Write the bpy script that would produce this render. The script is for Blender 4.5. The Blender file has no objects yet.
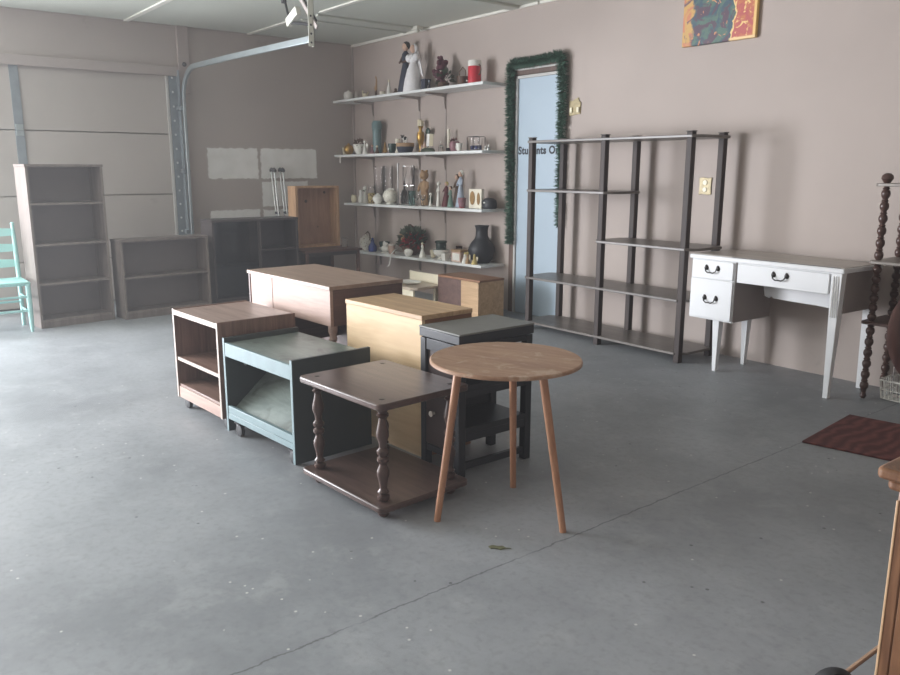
import bpy, bmesh, math, random
from mathutils import Vector, Matrix
random.seed(7)
SC = bpy.context.scene
COL = SC.collection
PI = math.pi

# ------------------------------------------------------------------ materials
def srgb(r, g, b):
    f = lambda c: (c/255/12.92) if c/255 <= .04045 else ((c/255+.055)/1.055)**2.4
    return (f(r), f(g), f(b), 1)

class NT:
    def __init__(s, name):
        s.m = bpy.data.materials.new(name); s.m.use_nodes = True
        s.t = s.m.node_tree; s.n = s.t.nodes; s.b = s.n['Principled BSDF']
    def add(s, typ, **kw):
        n = s.n.new(typ)
        for k, v in kw.items(): setattr(n, k, v)
        return n
    def link(s, a, b): s.t.links.new(a, b)
    def val(s, sock, v):
        if hasattr(v, 'is_output') or isinstance(v, bpy.types.NodeSocket): s.link(v, sock)
        else: sock.default_value = v
    def math(s, op, a, b=0.0, clamp=False):
        n = s.add('ShaderNodeMath', operation=op); n.use_clamp = clamp
        s.val(n.inputs[0], a); s.val(n.inputs[1], b); return n.outputs[0]
    def step(s, x, lo, hi):
        n = s.add('ShaderNodeMapRange', interpolation_type='SMOOTHSTEP')
        s.val(n.inputs['Value'], x); n.inputs['From Min'].default_value = lo; n.inputs['From Max'].default_value = hi
        return n.outputs['Result']
    def mix(s, f, a, b):
        n = s.add('ShaderNodeMix', data_type='RGBA')
        s.val(n.inputs[0], f); s.val(n.inputs[6], a); s.val(n.inputs[7], b); return n.outputs[2]
    def coords(s, scale=(1, 1, 1), gen=False):
        c = s.add('ShaderNodeTexCoord'); mp = s.add('ShaderNodeMapping'); mp.inputs['Scale'].default_value = scale
        s.link(c.outputs['Generated' if gen else 'Object'], mp.inputs['Vector']); return mp.outputs['Vector']
    def noise(s, vec, scale, detail=4, rough=.55, dist=0):
        n = s.add('ShaderNodeTexNoise'); s.link(vec, n.inputs['Vector'])
        n.inputs['Scale'].default_value = scale; n.inputs['Detail'].default_value = detail
        n.inputs['Roughness'].default_value = rough; n.inputs['Distortion'].default_value = dist
        return n.outputs['Fac']
    def bump(s, h, strength, dist=.002):
        n = s.add('ShaderNodeBump'); n.inputs['Strength'].default_value = strength; n.inputs['Distance'].default_value = dist
        s.link(h, n.inputs['Height']); s.link(n.outputs['Normal'], s.b.inputs['Normal'])

def plain(name, c, rough=.5, metal=0, var=.12, scale=14, bump=.0, spec=.5):
    t = NT(name); v = t.coords(); f = t.noise(v, scale, 5)
    c2 = tuple(min(1, x*(1-var*1.6)) for x in c[:3])+(1,); c1 = tuple(min(1, x*(1+var)) for x in c[:3])+(1,)
    t.link(t.mix(f, c2, c1), t.b.inputs['Base Color'])
    t.b.inputs['Roughness'].default_value = rough; t.b.inputs['Metallic'].default_value = metal
    t.b.inputs['Specular IOR Level'].default_value = spec
    if bump: t.bump(f, bump)
    return t.m

def wood(name, c1, c2, axis='x', freq=26, rough=.42, stretch=14, wear=None, dist=1.2):
    t = NT(name)
    sc = {'x': (1/stretch, 1, 1), 'y': (1, 1/stretch, 1), 'z': (1, 1, 1/stretch)}[axis]
    v = t.coords(sc)
    f = t.noise(v, freq, 6, .6, dist); g = t.noise(v, freq*5, 3, .6)
    f = t.math('ADD', t.math('MULTIPLY', f, .72), t.math('MULTIPLY', g, .28))
    f = t.step(f, .34, .66)
    col = t.mix(f, c1, c2)
    if wear:
        w = t.noise(t.coords(), wear[1], 6, .65, .6); w = t.step(w, wear[2], wear[2]+.16)
        col = t.mix(t.math('MULTIPLY', w, wear[3]), col, wear[0])
    t.link(col, t.b.inputs['Base Color']); t.b.inputs['Roughness'].default_value = rough
    t.bump(g, .08, .001)
    return t.m

def glass(name, c=(1, 1, 1, 1), rough=.03):
    t = NT(name); t.b.inputs['Base Color'].default_value = c
    t.b.inputs['Transmission Weight'].default_value = 1; t.b.inputs['Roughness'].default_value = rough
    t.b.inputs['IOR'].default_value = 1.45
    return t.m

M = {}
# --- walls
def wall_mat(name, c, patches=()):
    t = NT(name); v = t.coords()
    n1 = t.noise(v, .9, 4); n2 = t.noise(v, 60, 3); n3 = t.noise(v, 7, 5)
    col = t.mix(t.step(n1, .3, .7), tuple(x*.94 for x in c[:3])+(1,), tuple(x*1.05 for x in c[:3])+(1,))
    col = t.mix(t.math('MULTIPLY', t.step(n3, .62, .8), .18), col, srgb(196, 186, 180))
    col = t.mix(t.math('MULTIPLY', t.step(t.noise(v, 3.3, 5), .66, .74), .16), col, srgb(92, 84, 80))
    if patches:
        sp = t.add('ShaderNodeSeparateXYZ'); t.link(v, sp.inputs[0])
        wob = t.math('MULTIPLY', t.math('SUBTRACT', t.noise(v, 22, 4), .5), .05)
        y = t.math('ADD', sp.outputs['Y'], wob)
        z = t.math('ADD', sp.outputs['Z'], t.math('MULTIPLY', t.math('SUBTRACT', t.noise(v, 17, 4), .5), .05))
        tot = None
        for (y0, y1, z0, z1) in patches:
            k = t.math('MULTIPLY', t.step(y, y0, y0+.012), t.math('SUBTRACT', 1, t.step(y, y1-.012, y1)))
            k = t.math('MULTIPLY', k, t.math('MULTIPLY', t.step(z, z0, z0+.012), t.math('SUBTRACT', 1, t.step(z, z1-.012, z1))))
            tot = k if tot is None else t.math('MAXIMUM', tot, k)
        wh = t.mix(t.step(n3, .35, .65), srgb(238, 237, 233), srgb(246, 245, 242))
        # thin mortar-coloured joints between the primed blocks
        col = t.mix(tot, col, wh)
    t.link(col, t.b.inputs['Base Color']); t.b.inputs['Roughness'].default_value = .62
    t.bump(n2, .12, .002)
    return t.m
M['wall'] = wall_mat('taupe_wall_paint', srgb(179, 166, 158))
M['wall_left'] = wall_mat('taupe_block_paint', srgb(182, 172, 166),
    [(-1.745, -1.185, 1.165, 1.487), (-1.165, -.49, 1.165, 1.49), (-1.165, -.60, .87, 1.145), (-1.75, -1.185, .60, .855), (-1.165, -.6, .6, .845)])
M['door_panel'] = wall_mat('garage_door_paint', srgb(178, 170, 164))
M['ceiling'] = plain('ceiling_paint', srgb(203, 206, 196), .7, var=.03, scale=2)
M['trim'] = plain('white_trim_paint', srgb(232, 230, 220), .5, var=.04)
M['wall_trim'] = plain('taupe_trim_paint', srgb(174, 163, 158), .5, var=.05)
# --- floor
def floor_mat():
    t = NT('painted_concrete'); v = t.coords()
    a = t.step(t.noise(v, .8, 8, .68), .34, .66); b = t.noise(v, 5, 6, .62); c = t.noise(v, 70, 4)
    col = t.mix(a, srgb(134, 137, 141), srgb(161, 164, 168))
    col = t.mix(t.math('MULTIPLY', t.step(b, .5, .72), .45), col, srgb(175, 177, 179))
    col = t.mix(t.math('MULTIPLY', t.step(t.noise(v, 34, 6, .7), .45, .7), .4), col, srgb(124, 126, 127))
    vor = t.add('ShaderNodeTexVoronoi'); vor.inputs['Scale'].default_value = 15; t.link(v, vor.inputs['Vector'])
    sp = t.math('LESS_THAN', vor.outputs['Distance'], .07)
    keep = t.math('GREATER_THAN', t.noise(v, 2.2, 3), .5)
    col = t.mix(t.math('MULTIPLY', t.math('MULTIPLY', sp, keep), .8), col, srgb(216, 216, 210))
    vo2 = t.add('ShaderNodeTexVoronoi'); vo2.inputs['Scale'].default_value = 11; t.link(v, vo2.inputs['Vector'])
    dk = t.math('LESS_THAN', vo2.outputs['Distance'], .07)
    col = t.mix(t.math('MULTIPLY', t.math('MULTIPLY', dk, t.math('GREATER_THAN', t.noise(v, 1.7, 3), .54)), .7), col, srgb(70, 72, 70))
    s = t.add('ShaderNodeSeparateXYZ'); t.link(v, s.inputs[0])
    wob = t.math('MULTIPLY', t.math('SUBTRACT', t.noise(v, 16, 8, .78), .5), .04)
    d = t.math('ABSOLUTE', t.math('ADD', t.math('SUBTRACT', s.outputs['X'], t.math('ADD', 6.226, t.math('MULTIPLY', s.outputs['Y'], -.0165))), wob))
    cr = t.math('SUBTRACT', 1, t.step(d, .001, .0045))
    cr = t.math('MULTIPLY', cr, t.step(t.noise(v, 3, 3), .25, .45))
    col = t.mix(t.math('MULTIPLY', cr, .6), col, srgb(62, 64, 62))
    t.link(col, t.b.inputs['Base Color'])
    t.link(t.math('ADD', .36, t.math('MULTIPLY', b, .22)), t.b.inputs['Roughness'])
    t.bump(t.math('SUBTRACT', t.math('MULTIPLY', c, .3), cr), .12, .003)
    return t.m
M['floor'] = floor_mat()
# --- woods and paints
M['walnut'] = wood('walnut_laminate', srgb(112, 86, 76), srgb(140, 112, 100), 'x', 20, .38)
M['walnut_y'] = wood('walnut_laminate_side', srgb(104, 78, 68), srgb(132, 104, 93), 'z', 22, .42)
M['walnut_top'] = wood('worn_walnut_top', srgb(136, 112, 102), srgb(166, 144, 134), 'x', 18, .34, wear=(srgb(96, 78, 72), 6, .55, .6))
M['edge'] = plain('pale_edge_band', srgb(186, 172, 162), .5, var=.08)
M['green'] = plain('dark_green_paint', srgb(58, 66, 68), .42, var=.14, scale=6)
M['green_edge'] = plain('worn_green_edge', srgb(120, 142, 146), .45, var=.15)
M['sage'] = wood('dusty_sage_top', srgb(104, 114, 110), srgb(128, 138, 132), 'x', 14, .34, 4, wear=(srgb(70, 74, 70), 7, .54, .7))
M['darkwood'] = wood('dark_stained_wood', srgb(74, 58, 54), srgb(94, 76, 70), 'x', 20, .3)
M['darkturn'] = plain('dark_turned_wood', srgb(82, 62, 56), .3, var=.15)
M['plug'] = plain('dark_dowel_plug', srgb(44, 34, 32), .4)
M['oakyellow'] = wood('pale_oak_veneer', srgb(206, 176, 136), srgb(224, 198, 160), 'x', 12, .5, 9, dist=.8)
M['oaktop'] = wood('pale_oak_top', srgb(178, 144, 108), srgb(204, 172, 134), 'x', 18, .42)
M['oakside'] = wood('red_brown_oak', srgb(132, 92, 66), srgb(156, 112, 82), 'y', 20, .45)
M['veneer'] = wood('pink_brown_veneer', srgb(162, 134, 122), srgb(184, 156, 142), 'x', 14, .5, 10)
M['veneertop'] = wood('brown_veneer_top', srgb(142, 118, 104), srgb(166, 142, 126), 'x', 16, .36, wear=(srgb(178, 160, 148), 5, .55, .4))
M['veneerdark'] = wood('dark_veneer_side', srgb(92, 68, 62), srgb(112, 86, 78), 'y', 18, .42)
M['black'] = plain('black_lacquer', srgb(44, 45, 50), .36, var=.2, scale=9)
M['blackwine'] = plain('dark_wine_panel', srgb(64, 50, 48), .4, var=.15)
M['slate'] = plain('grey_stone_top', srgb(118, 118, 114), .42, var=.16, scale=22)
M['roundtop'] = wood('worn_round_top', srgb(152, 116, 92), srgb(176, 142, 116), 'x', 16, .46, 6, wear=(srgb(200, 178, 158), 13, .52, .6))
M['legwood'] = wood('light_brown_leg', srgb(158, 112, 84), srgb(180, 134, 104), 'z', 18, .4)
M['pine'] = wood('knotty_pine', srgb(180, 140, 106), srgb(206, 168, 132), 'z', 16, .5, 8)
M['pinein'] = wood('aged_pine_bottom', srgb(156, 118, 96), srgb(178, 140, 114), 'z', 14, .55, 8, wear=(srgb(96, 66, 50), 5, .66, .8))
M['case'] = wood('grey_brown_bookcase', srgb(112, 102, 98), srgb(132, 121, 115), 'z', 14, .5)
M['casein'] = plain('bookcase_back', srgb(128, 121, 120), .6, var=.06)
M['caseedge'] = wood('bookcase_edge', srgb(122, 113, 107), srgb(140, 130, 122), 'z', 14, .5)
M['darkcase'] = plain('dark_brown_case', srgb(74, 67, 67), .4, var=.15)
M['darkcase_in'] = plain('dark_case_back', srgb(92, 87, 92), .5, var=.12)
M['turq'] = plain('turquoise_paint', srgb(168, 214, 210), .45, var=.07)
M['rush'] = plain('turquoise_seat', srgb(160, 212, 208), .6, var=.15, scale=60, bump=.3)
M['etag'] = wood('weathered_dark_post', srgb(44, 34, 32), srgb(64, 50, 45), 'z', 24, .6, wear=(srgb(128, 110, 100), 12, .64, .45))
M['etagshelf'] = wood('weathered_grey_shelf', srgb(96, 90, 86), srgb(122, 114, 108), 'x', 20, .36, wear=(srgb(70, 62, 58), 9, .56, .6))
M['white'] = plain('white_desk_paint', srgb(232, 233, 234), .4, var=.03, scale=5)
M['whiteshade'] = plain('shaded_white_paint', srgb(150, 140, 136), .5, var=.06)  # white desk sides darkened: their shade is put into the colour
M['desktop'] = wood('worn_grey_desktop', srgb(168, 160, 152), srgb(186, 178, 170), 'x', 16, .36, wear=(srgb(140, 128, 120), 8, .55, .5))
M['darkmetal'] = plain('dark_bronze', srgb(58, 54, 54), .4, .5, var=.2)
M['steel'] = plain('galvanised_steel', srgb(176, 186, 188), .36, .75, var=.1)
M['steelblue'] = plain('blue_grey_steel', srgb(136, 143, 148), .5, .2, var=.15)
M['offwhite'] = plain('off_white_metal', srgb(220, 220, 208), .45, .1, var=.06)
M['blackrod'] = plain('black_rod', srgb(36, 36, 38), .5)
M['alu'] = plain('aluminium_tube', srgb(214, 216, 216), .3, .55, var=.05)
M['grip'] = plain('grey_foam_grip', srgb(78, 80, 86), .8)
M['spindle'] = plain('dark_spindle_wood', srgb(82, 60, 54), .32, var=.2, scale=30)
M['whatshelf'] = plain('grey_brown_stand_shelf', srgb(132, 124, 116), .4, var=.1)
M['curvewood'] = wood('polished_dark_walnut', srgb(66, 46, 44), srgb(90, 64, 58), 'z', 14, .3)
M['mat'] = None
M['oakchest'] = wood('golden_oak_grain', srgb(100, 68, 48), srgb(146, 106, 76), 'z', 11, .38, 7, dist=2.2)
M['oakedge'] = plain('worn_oak_edge', srgb(206, 172, 136), .4, var=.12, scale=30)
M['rubber'] = plain('black_rubber', srgb(44, 44, 46), .6)
M['caster'] = plain('grey_caster', srgb(92, 90, 92), .4)
M['rod'] = plain('tan_metal_rod', srgb(160, 130, 108), .4, .3)
M['doorblue'] = plain('pale_blue_door_paint', srgb(176, 193, 206), .45, var=.03, scale=3)
M['doorcase'] = plain('grey_door_casing', srgb(196, 194, 190), .5, var=.06)
M['browncase'] = wood('brown_door_casing', srgb(84, 66, 58), srgb(108, 86, 74), 'z', 20, .5)
M['text'] = plain('dark_navy_lettering', srgb(22, 28, 42), .6)
M['garland'] = plain('garland_green', srgb(74, 108, 90), .6, var=.45, scale=40)
M['shelfwhite'] = plain('white_shelf_board', srgb(226, 228, 226), .4, var=.03)
M['bracket'] = plain('grey_bracket', srgb(170, 160, 155), .5, var=.05)
M['brass'] = plain('ornate_brass', srgb(176, 160, 120), .45, .15, var=.45, scale=60)
M['ivory'] = plain('ivory_plastic', srgb(234, 226, 196), .4, var=.05)
M['cream'] = plain('cream_paint', srgb(234, 226, 202), .45, var=.07)
M['marble'] = plain('pale_pink_top', srgb(196, 180, 162), .35, var=.1)
# ornaments
def cm(n, r, g, b, rough=.35, metal=0, var=.1, sc=25): M[n] = plain(n, srgb(r, g, b), rough, metal, var, sc)
cm('porcelain', 236, 234, 226, .2, var=.04); cm('cream_china', 226, 216, 188, .3); cm('gold', 190, 150, 80, .3, .7)
cm('teal', 108, 134, 136, .35); cm('darkgreen', 44, 66, 58, .25); cm('cobalt', 44, 62, 130, .2); cm('maroon', 104, 48, 54, .6, var=.4)
cm('burgundy', 96, 52, 64, .8, var=.4); cm('red', 206, 52, 66, .35, var=.03); cm('tan', 172, 140, 106, .7, var=.2); cm('brown', 96, 72, 58, .6, var=.25)
cm('hair', 40, 36, 34, .6); cm('navy', 48, 52, 68, .6); cm('skin', 206, 172, 150, .6, var=.04); cm('silver', 190, 190, 188, .3, .7)
cm('plum', 150, 108, 116, .4, var=.3); cm('blackglaze', 40, 41, 47, .5, var=.2, sc=50); cm('paleblue', 178, 190, 206, .4, var=.2)
cm('leaf', 66, 76, 58, .6, var=.45); cm('poinsettia', 160, 44, 50, .6, var=.25); cm('bluegreen', 118, 146, 132, .5, var=.25); cm('pinkbox', 206, 176, 160, .5)
cm('yellowfig', 206, 186, 120, .5, var=.3); cm('ochre', 158, 122, 70, .6, var=.2); cm('paper', 238, 236, 230, .7, var=.03); cm('candle', 238, 232, 214, .5, var=.03)
cm('wine_glass', 120, 70, 70, .4); cm('gown', 232, 230, 230, .7, var=.12, sc=40)
M['glass'] = glass('clear_glass'); M['aqua'] = glass('aqua_glass', srgb(205, 236, 232)); M['brownglass'] = glass('brown_glass', srgb(120, 70, 50))
M['pane'] = glass('bookcase_pane', srgb(170, 176, 184), .05); M['blueglass'] = glass('blue_glass', srgb(110, 120, 190))

def speckle(name, base, spot, scale, thr):
    t = NT(name); v = t.coords(); f = t.step(t.noise(v, scale, 3), thr, thr+.06)
    t.link(t.mix(f, base, spot), t.b.inputs['Base Color']); t.b.inputs['Roughness'].default_value = .3; return t.m
M['floral'] = speckle('floral_china', srgb(232, 228, 216), srgb(150, 120, 90), 55, .58)
M['tinpattern'] = speckle('floral_tin_paint', srgb(206, 186, 130), srgb(110, 90, 70), 60, .5)
M['greenpattern'] = speckle('green_pattern_glaze', srgb(46, 62, 56), srgb(130, 146, 140), 45, .6)
M['lace'] = speckle('pierced_china', srgb(232, 228, 214), srgb(132, 122, 110), 60, .6)

def mat_rug():
    t = NT('maroon_mat'); v = t.coords((1, 1, 1)); w = t.add('ShaderNodeTexWave', wave_type='BANDS', bands_direction='X')
    t.link(v, w.inputs['Vector']); w.inputs['Scale'].default_value = 5; w.inputs['Distortion'].default_value = 9; w.inputs['Detail'].default_value = 3
    f = t.math('MULTIPLY', w.outputs['Fac'], t.noise(v, 30, 4))
    t.link(t.mix(f, srgb(84, 46, 46), srgb(140, 86, 80)), t.b.inputs['Base Color']); t.b.inputs['Roughness'].default_value = .85
    t.bump(f, .5, .004); return t.m
M['mat'] = mat_rug()

def paint_mat():      # loose abstract of leaf and flame shapes
    t = NT('abstract_canvas'); v = t.coords()
    s = t.add('ShaderNodeSeparateXYZ'); t.link(v, s.inputs[0]); X, Z = s.outputs['X'], s.outputs['Z']
    wx = t.math('ADD', X, t.math('MULTIPLY', t.math('SUBTRACT', t.noise(v, 7, 4), .5), .28))
    n = t.noise(v, 5.5, 5, .55, 2.4)
    teal = t.mix(t.step(n, .42, .6), srgb(52, 80, 96), srgb(80, 112, 98))
    teal = t.mix(t.step(t.noise(v, 7, 4, .5, 3), .5, .56), teal, srgb(84, 62, 78))
    teal = t.mix(t.step(t.noise(v, 11, 3, .5, 2), .63, .69), teal, srgb(222, 150, 96))
    red = t.mix(t.step(t.noise(v, 13, 4, .6, 1.5), .4, .6), srgb(186, 84, 80), srgb(196, 116, 70))
    red = t.mix(t.step(t.noise(v, 17, 4, .6, 2), .58, .64), red, srgb(238, 204, 132))
    gold = t.mix(t.step(n, .45, .55), srgb(206, 164, 92), srgb(204, 128, 92))
    gold = t.mix(t.step(t.noise(v, 8, 3, .5, 1), .54, .6), gold, srgb(104, 76, 92))
    c = t.mix(t.step(wx, .07, .10), gold, teal)
    c = t.mix(t.step(wx, .375, .385), c, srgb(238, 208, 140))
    c = t.mix(t.step(wx, .395, .405), c, red)
    c = t.mix(t.step(X, .535, .545), c, srgb(236, 196, 120))
    c = t.mix(t.math('MULTIPLY', t.math('SUBTRACT', 1, t.step(Z, .012, .022)), t.step(X, .36, .38)), c, srgb(240, 206, 150))
    t.link(c, t.b.inputs['Base Color']); t.b.inputs['Roughness'].default_value = .5; return t.m
M['canvas'] = paint_mat()

# ------------------------------------------------------------------ mesh helpers
class MB:
    def __init__(s): s.bm = bmesh.new(); s.mats = []; s.idx = 0
    def use(s, m):
        m = M[m]
        if m not in s.mats: s.mats.append(m)
        s.idx = s.mats.index(m); return s
    def _f(s, vs):
        try:
            f = s.bm.faces.new(vs); f.material_index = s.idx; return f
        except ValueError: return None
    def hexa(s, p):     # 8 points: bottom ring then top ring
        v = [s.bm.verts.new(q) for q in p]
        for a in ((3, 2, 1, 0), (4, 5, 6, 7), (0, 1, 5, 4), (1, 2, 6, 5), (2, 3, 7, 6), (3, 0, 4, 7)): s._f([v[i] for i in a])
        return s
    def box(s, x0, x1, y0, y1, z0, z1):
        return s.hexa([(x0, y0, z0), (x1, y0, z0), (x1, y1, z0), (x0, y1, z0), (x0, y0, z1), (x1, y0, z1), (x1, y1, z1), (x0, y1, z1)])
    def prism(s, pts, z0, z1, mtx=None):
        f = (lambda q: mtx @ Vector(q)) if mtx else (lambda q: q)
        a = [s.bm.verts.new(f((x, y, z0))) for x, y in pts]; b = [s.bm.verts.new(f((x, y, z1))) for x, y in pts]
        n = len(pts); s._f(a[::-1]); s._f(b)
        for i in range(n): s._f([a[i], a[(i+1) % n], b[(i+1) % n], b[i]])
        return s
    def rings(s, rs, cap=True):
        n = len(rs[0]); V = [[s.bm.verts.new(p) for p in r] for r in rs]
        for a, b in zip(V, V[1:]):
            for i in range(n): s._f([a[i], a[(i+1) % n], b[(i+1) % n], b[i]])
        if cap: s._f(V[0][::-1]); s._f(V[-1])
        return s
    def lathe(s, prof, c=(0, 0, 0), sr=1, sz=1, seg=20, mtx=None, ell=1):
        rs = []
        for r, z in prof:
            r = max(r*sr, 1e-4); ring = []
            for i in range(seg):
                a = 2*PI*i/seg; p = Vector((r*math.cos(a), r*math.sin(a)*ell, z*sz))
                ring.append((mtx @ p if mtx else p) + Vector(c))
            rs.append(ring)
        return s.rings(rs)
    def tube(s, p0, p1, r0, r1=None, seg=10):
        r1 = r0 if r1 is None else r1
        p0, p1 = Vector(p0), Vector(p1); q = (p1-p0).to_track_quat('Z', 'Y').to_matrix()
        return s.rings([[p + q @ Vector((r*math.cos(2*PI*i/seg), r*math.sin(2*PI*i/seg), 0)) for i in range(seg)] for p, r in ((p0, r0), (p1, r1))])
    def path(s, pts, r, seg=8, closed=False):
        pts = [Vector(p) for p in pts]; rs = []; n = len(pts)
        rad = r if isinstance(r, (list, tuple)) else [r]*n
        up = None
        for i, p in enumerate(pts):
            a = pts[(i-1) % n] if (closed or i) else p; b = pts[(i+1) % n] if (closed or i < n-1) else p
            t = (b-a).normalized()
            if up is None: up = t.orthogonal().normalized()
            up = (up - t*up.dot(t)).normalized(); w = t.cross(up)
            rs.append([p + (up*math.cos(2*PI*k/seg) + w*math.sin(2*PI*k/seg))*rad[i] for k in range(seg)])
        if closed: rs.append(rs[0]); return s.rings(rs, False)
        return s.rings(rs)
    def ball(s, c, r, seg=14, rg=9):
        r = r if isinstance(r, (list, tuple)) else (r, r, r)
        rs = []
        for j in range(rg+1):
            th = PI*j/rg; q = max(math.sin(th), .002)
            rs.append([(c[0]+r[0]*q*math.cos(2*PI*i/seg), c[1]+r[1]*q*math.sin(2*PI*i/seg), c[2]-r[2]*math.cos(th)) for i in range(seg)])
        return s.rings(rs)
    def build(s, name, mat=None, parent=None, bev=0, smooth=True, loc=None, rotz=0):
        bmesh.ops.recalc_face_normals(s.bm, faces=s.bm.faces)
        me = bpy.data.meshes.new(name); s.bm.to_mesh(me); s.bm.free()
        if s.mats:
            for m in s.mats: me.materials.append(m)
        else: me.materials.append(M[mat])
        if smooth:
            me.polygons.foreach_set('use_smooth', [True]*len(me.polygons)); me.set_sharp_from_angle(angle=math.radians(38))
        o = bpy.data.objects.new(name, me); COL.objects.link(o)
        if parent: o.parent = parent
        if loc: o.location = loc
        if rotz: o.rotation_euler.z = rotz
        if bev:
            b = o.modifiers.new('Bevel', 'BEVEL'); b.width = bev; b.segments = 2; b.limit_method = 'ANGLE'; b.angle_limit = math.radians(40)
        return o

def tag(o, label, cat, group=None):
    o['label'] = label; o['category'] = cat
    if group: o['group'] = group
    return o
def thing(name, label, cat, loc=(0, 0, 0), deg=0, group=None):
    o = bpy.data.objects.new(name, None); COL.objects.link(o); o.location = loc; o.rotation_euler = (0, 0, math.radians(deg))
    o.empty_display_size = .1
    return tag(o, label, cat, group)
def struct(o): o['kind'] = 'structure'; return o
def copy_tree(o, parent=None):
    c = o.copy(); COL.objects.link(c)
    if parent: c.parent = parent
    for ch in list(o.children): copy_tree(ch, c)
    return c
def B(name, mat, par, x0, x1, y0, y1, z0, z1, bev=.002): return MB().box(x0, x1, y0, y1, z0, z1).build(name, mat, par, bev)

# ------------------------------------------------------------------ camera
F, PIT, ROL, YAW = 792.44, .208963, .001928, .913525
CAM = Vector((8.0671, -4.8383, 1.27))
fw = Vector((-math.sin(YAW), math.cos(YAW), 0)); rt = Vector((math.cos(YAW), math.sin(YAW), 0)); up = Vector((0, 0, 1))
fwd = fw*math.cos(PIT) - up*math.sin(PIT); u0 = up*math.cos(PIT) + fw*math.sin(PIT)
rx = rt*math.cos(ROL) + u0*math.sin(ROL); ux = u0*math.cos(ROL) - rt*math.sin(ROL)
cd = bpy.data.cameras.new('camera'); cam = bpy.data.objects.new('camera', cd); COL.objects.link(cam)
cd.sensor_width = 36; cd.lens = F/900*36; cd.clip_start = .05
cam.matrix_world = Matrix(((rx.x, ux.x, -fwd.x, CAM.x), (rx.y, ux.y, -fwd.y, CAM.y), (rx.z, ux.z, -fwd.z, CAM.z), (0, 0, 0, 1)))
SC.camera = cam

# ------------------------------------------------------------------ room
HC = 2.626
XR, YF = 9.8, -9.4
struct(MB().box(-.2, XR+.2, YF-.2, .2, -.1, 0).build('floor', 'floor', smooth=False))
struct(MB().box(-.2, XR+.2, YF-.2, .2, HC, HC+.1).build('ceiling', 'ceiling', smooth=False))
struct(MB().box(-.2, XR+.2, 0, .2, 0, HC).build('wall_back', 'wall', smooth=False))
w = MB()
w.box(-.2, 0, -2.07, 0, 0, HC).box(-.2, 0, -4.7, -2.07, 2.2, HC).box(-.2, 0, -5.15, -4.7, 0, HC).box(-.2, 0, -9.0, -5.15, 2.35, HC).box(-.2, 0, YF, -9.0, 0, HC)
struct(w.build('wall_left', 'wall_left', smooth=False))
struct(MB().box(-.2, XR+.2, YF-.2, YF, 0, HC).build('wall_front', 'wall', smooth=False))
struct(MB().box(XR, XR+.2, YF, 0, 0, HC).build('wall_right', 'wall', smooth=False))
# trims
struct(MB().box(0, .025, -4.75, -1.985, 2.155, 2.245).build('trim_1', 'wall_trim', bev=.003))
struct(MB().box(0, .035, -1.985, -1.875, 2.0, HC).build('trim_2', 'wall_trim', bev=.003))
struct(MB().box(0, 1.35, -.022, 0, HC-.025, HC).box(1.35, 3.0, -.022, 0, HC-.022, HC).box(3.02, XR, -.022, 0, HC-.024, HC).build('trim_4', 'trim', bev=.003))
struct(MB().box(0, .016, YF, -.022, HC-.014, HC).build('trim_5', 'wall_trim', bev=.002))
struct(MB().box(0.016, 1.25, -2.47, -2.42, HC-.012, HC).box(1.32, XR, -2.46, -2.425, HC-.01, HC).build('trim_6', 'trim', bev=.003))
struct(MB().box(0.016, .95, -1.255, -1.215, HC-.012, HC).box(1.5, XR, -1.235, -1.19, HC-.012, HC).build('trim_7', 'trim', bev=.003))
struct(MB().box(1.36, 1.40, -1.19, -.022, HC-.02, HC).box(1.07, 1.10, -1.19, -.022, HC-.012, HC).build('trim_8', 'ceiling', bev=.003))
struct(MB().box(2.66, 2.78, -1.19, -.022, HC-.022, HC).build('trim_9', 'ceiling', bev=.003))
struct(MB().box(0, .02, -.02, 0, 0, HC).build('trim_10', 'wall_trim', bev=.003))
# small ceiling fitting over the shelves
tag(MB().box(-.05, .05, -.035, .035, -.03, 0).lathe([(.02, -.055), (.028, -.03), (.028, -.028)]).build('ceiling_fitting', 'offwhite', bev=.003, loc=(1.42, -.12, HC)),
    'small off-white fitting on the ceiling trim above the ornament shelves', 'fitting')

# overhead garage door (closed) : panels, seam ribs, stile with hinges
gd = bpy.data.objects.new('door_2', None); COL.objects.link(gd); struct(gd)
zz = [0.01, .43, 1.024, 1.605, 2.19]
MB().box(-.09, -.07, -4.70, -2.07, 0, 2.2).build('backing', 'door_panel', gd)
for a, b in zip(zz, zz[1:]):
    MB().box(-.07, -.02, -4.68, -2.085, a+.004, b-.004).build('panel', 'door_panel', gd, .004)
for y in (-3.43, -4.2):
    MB().box(-.02, -.008, y-.037, y+.037, .02, 2.17).build('stile', 'steelblue' if y > -4 else 'door_panel', gd, .002)
for z in (1.024, 1.605):
    MB().box(-.008, .004, -3.46, -3.40, z-.05, z+.05).tube((.006, -3.46, z), (.006, -3.40, z), .008).build('hinge', 'steel', gd, .002)
MB().box(-.02, -.006, -2.11, -2.085, .02, 2.17).build('end_cap', 'doorcase', gd, .002)

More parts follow.
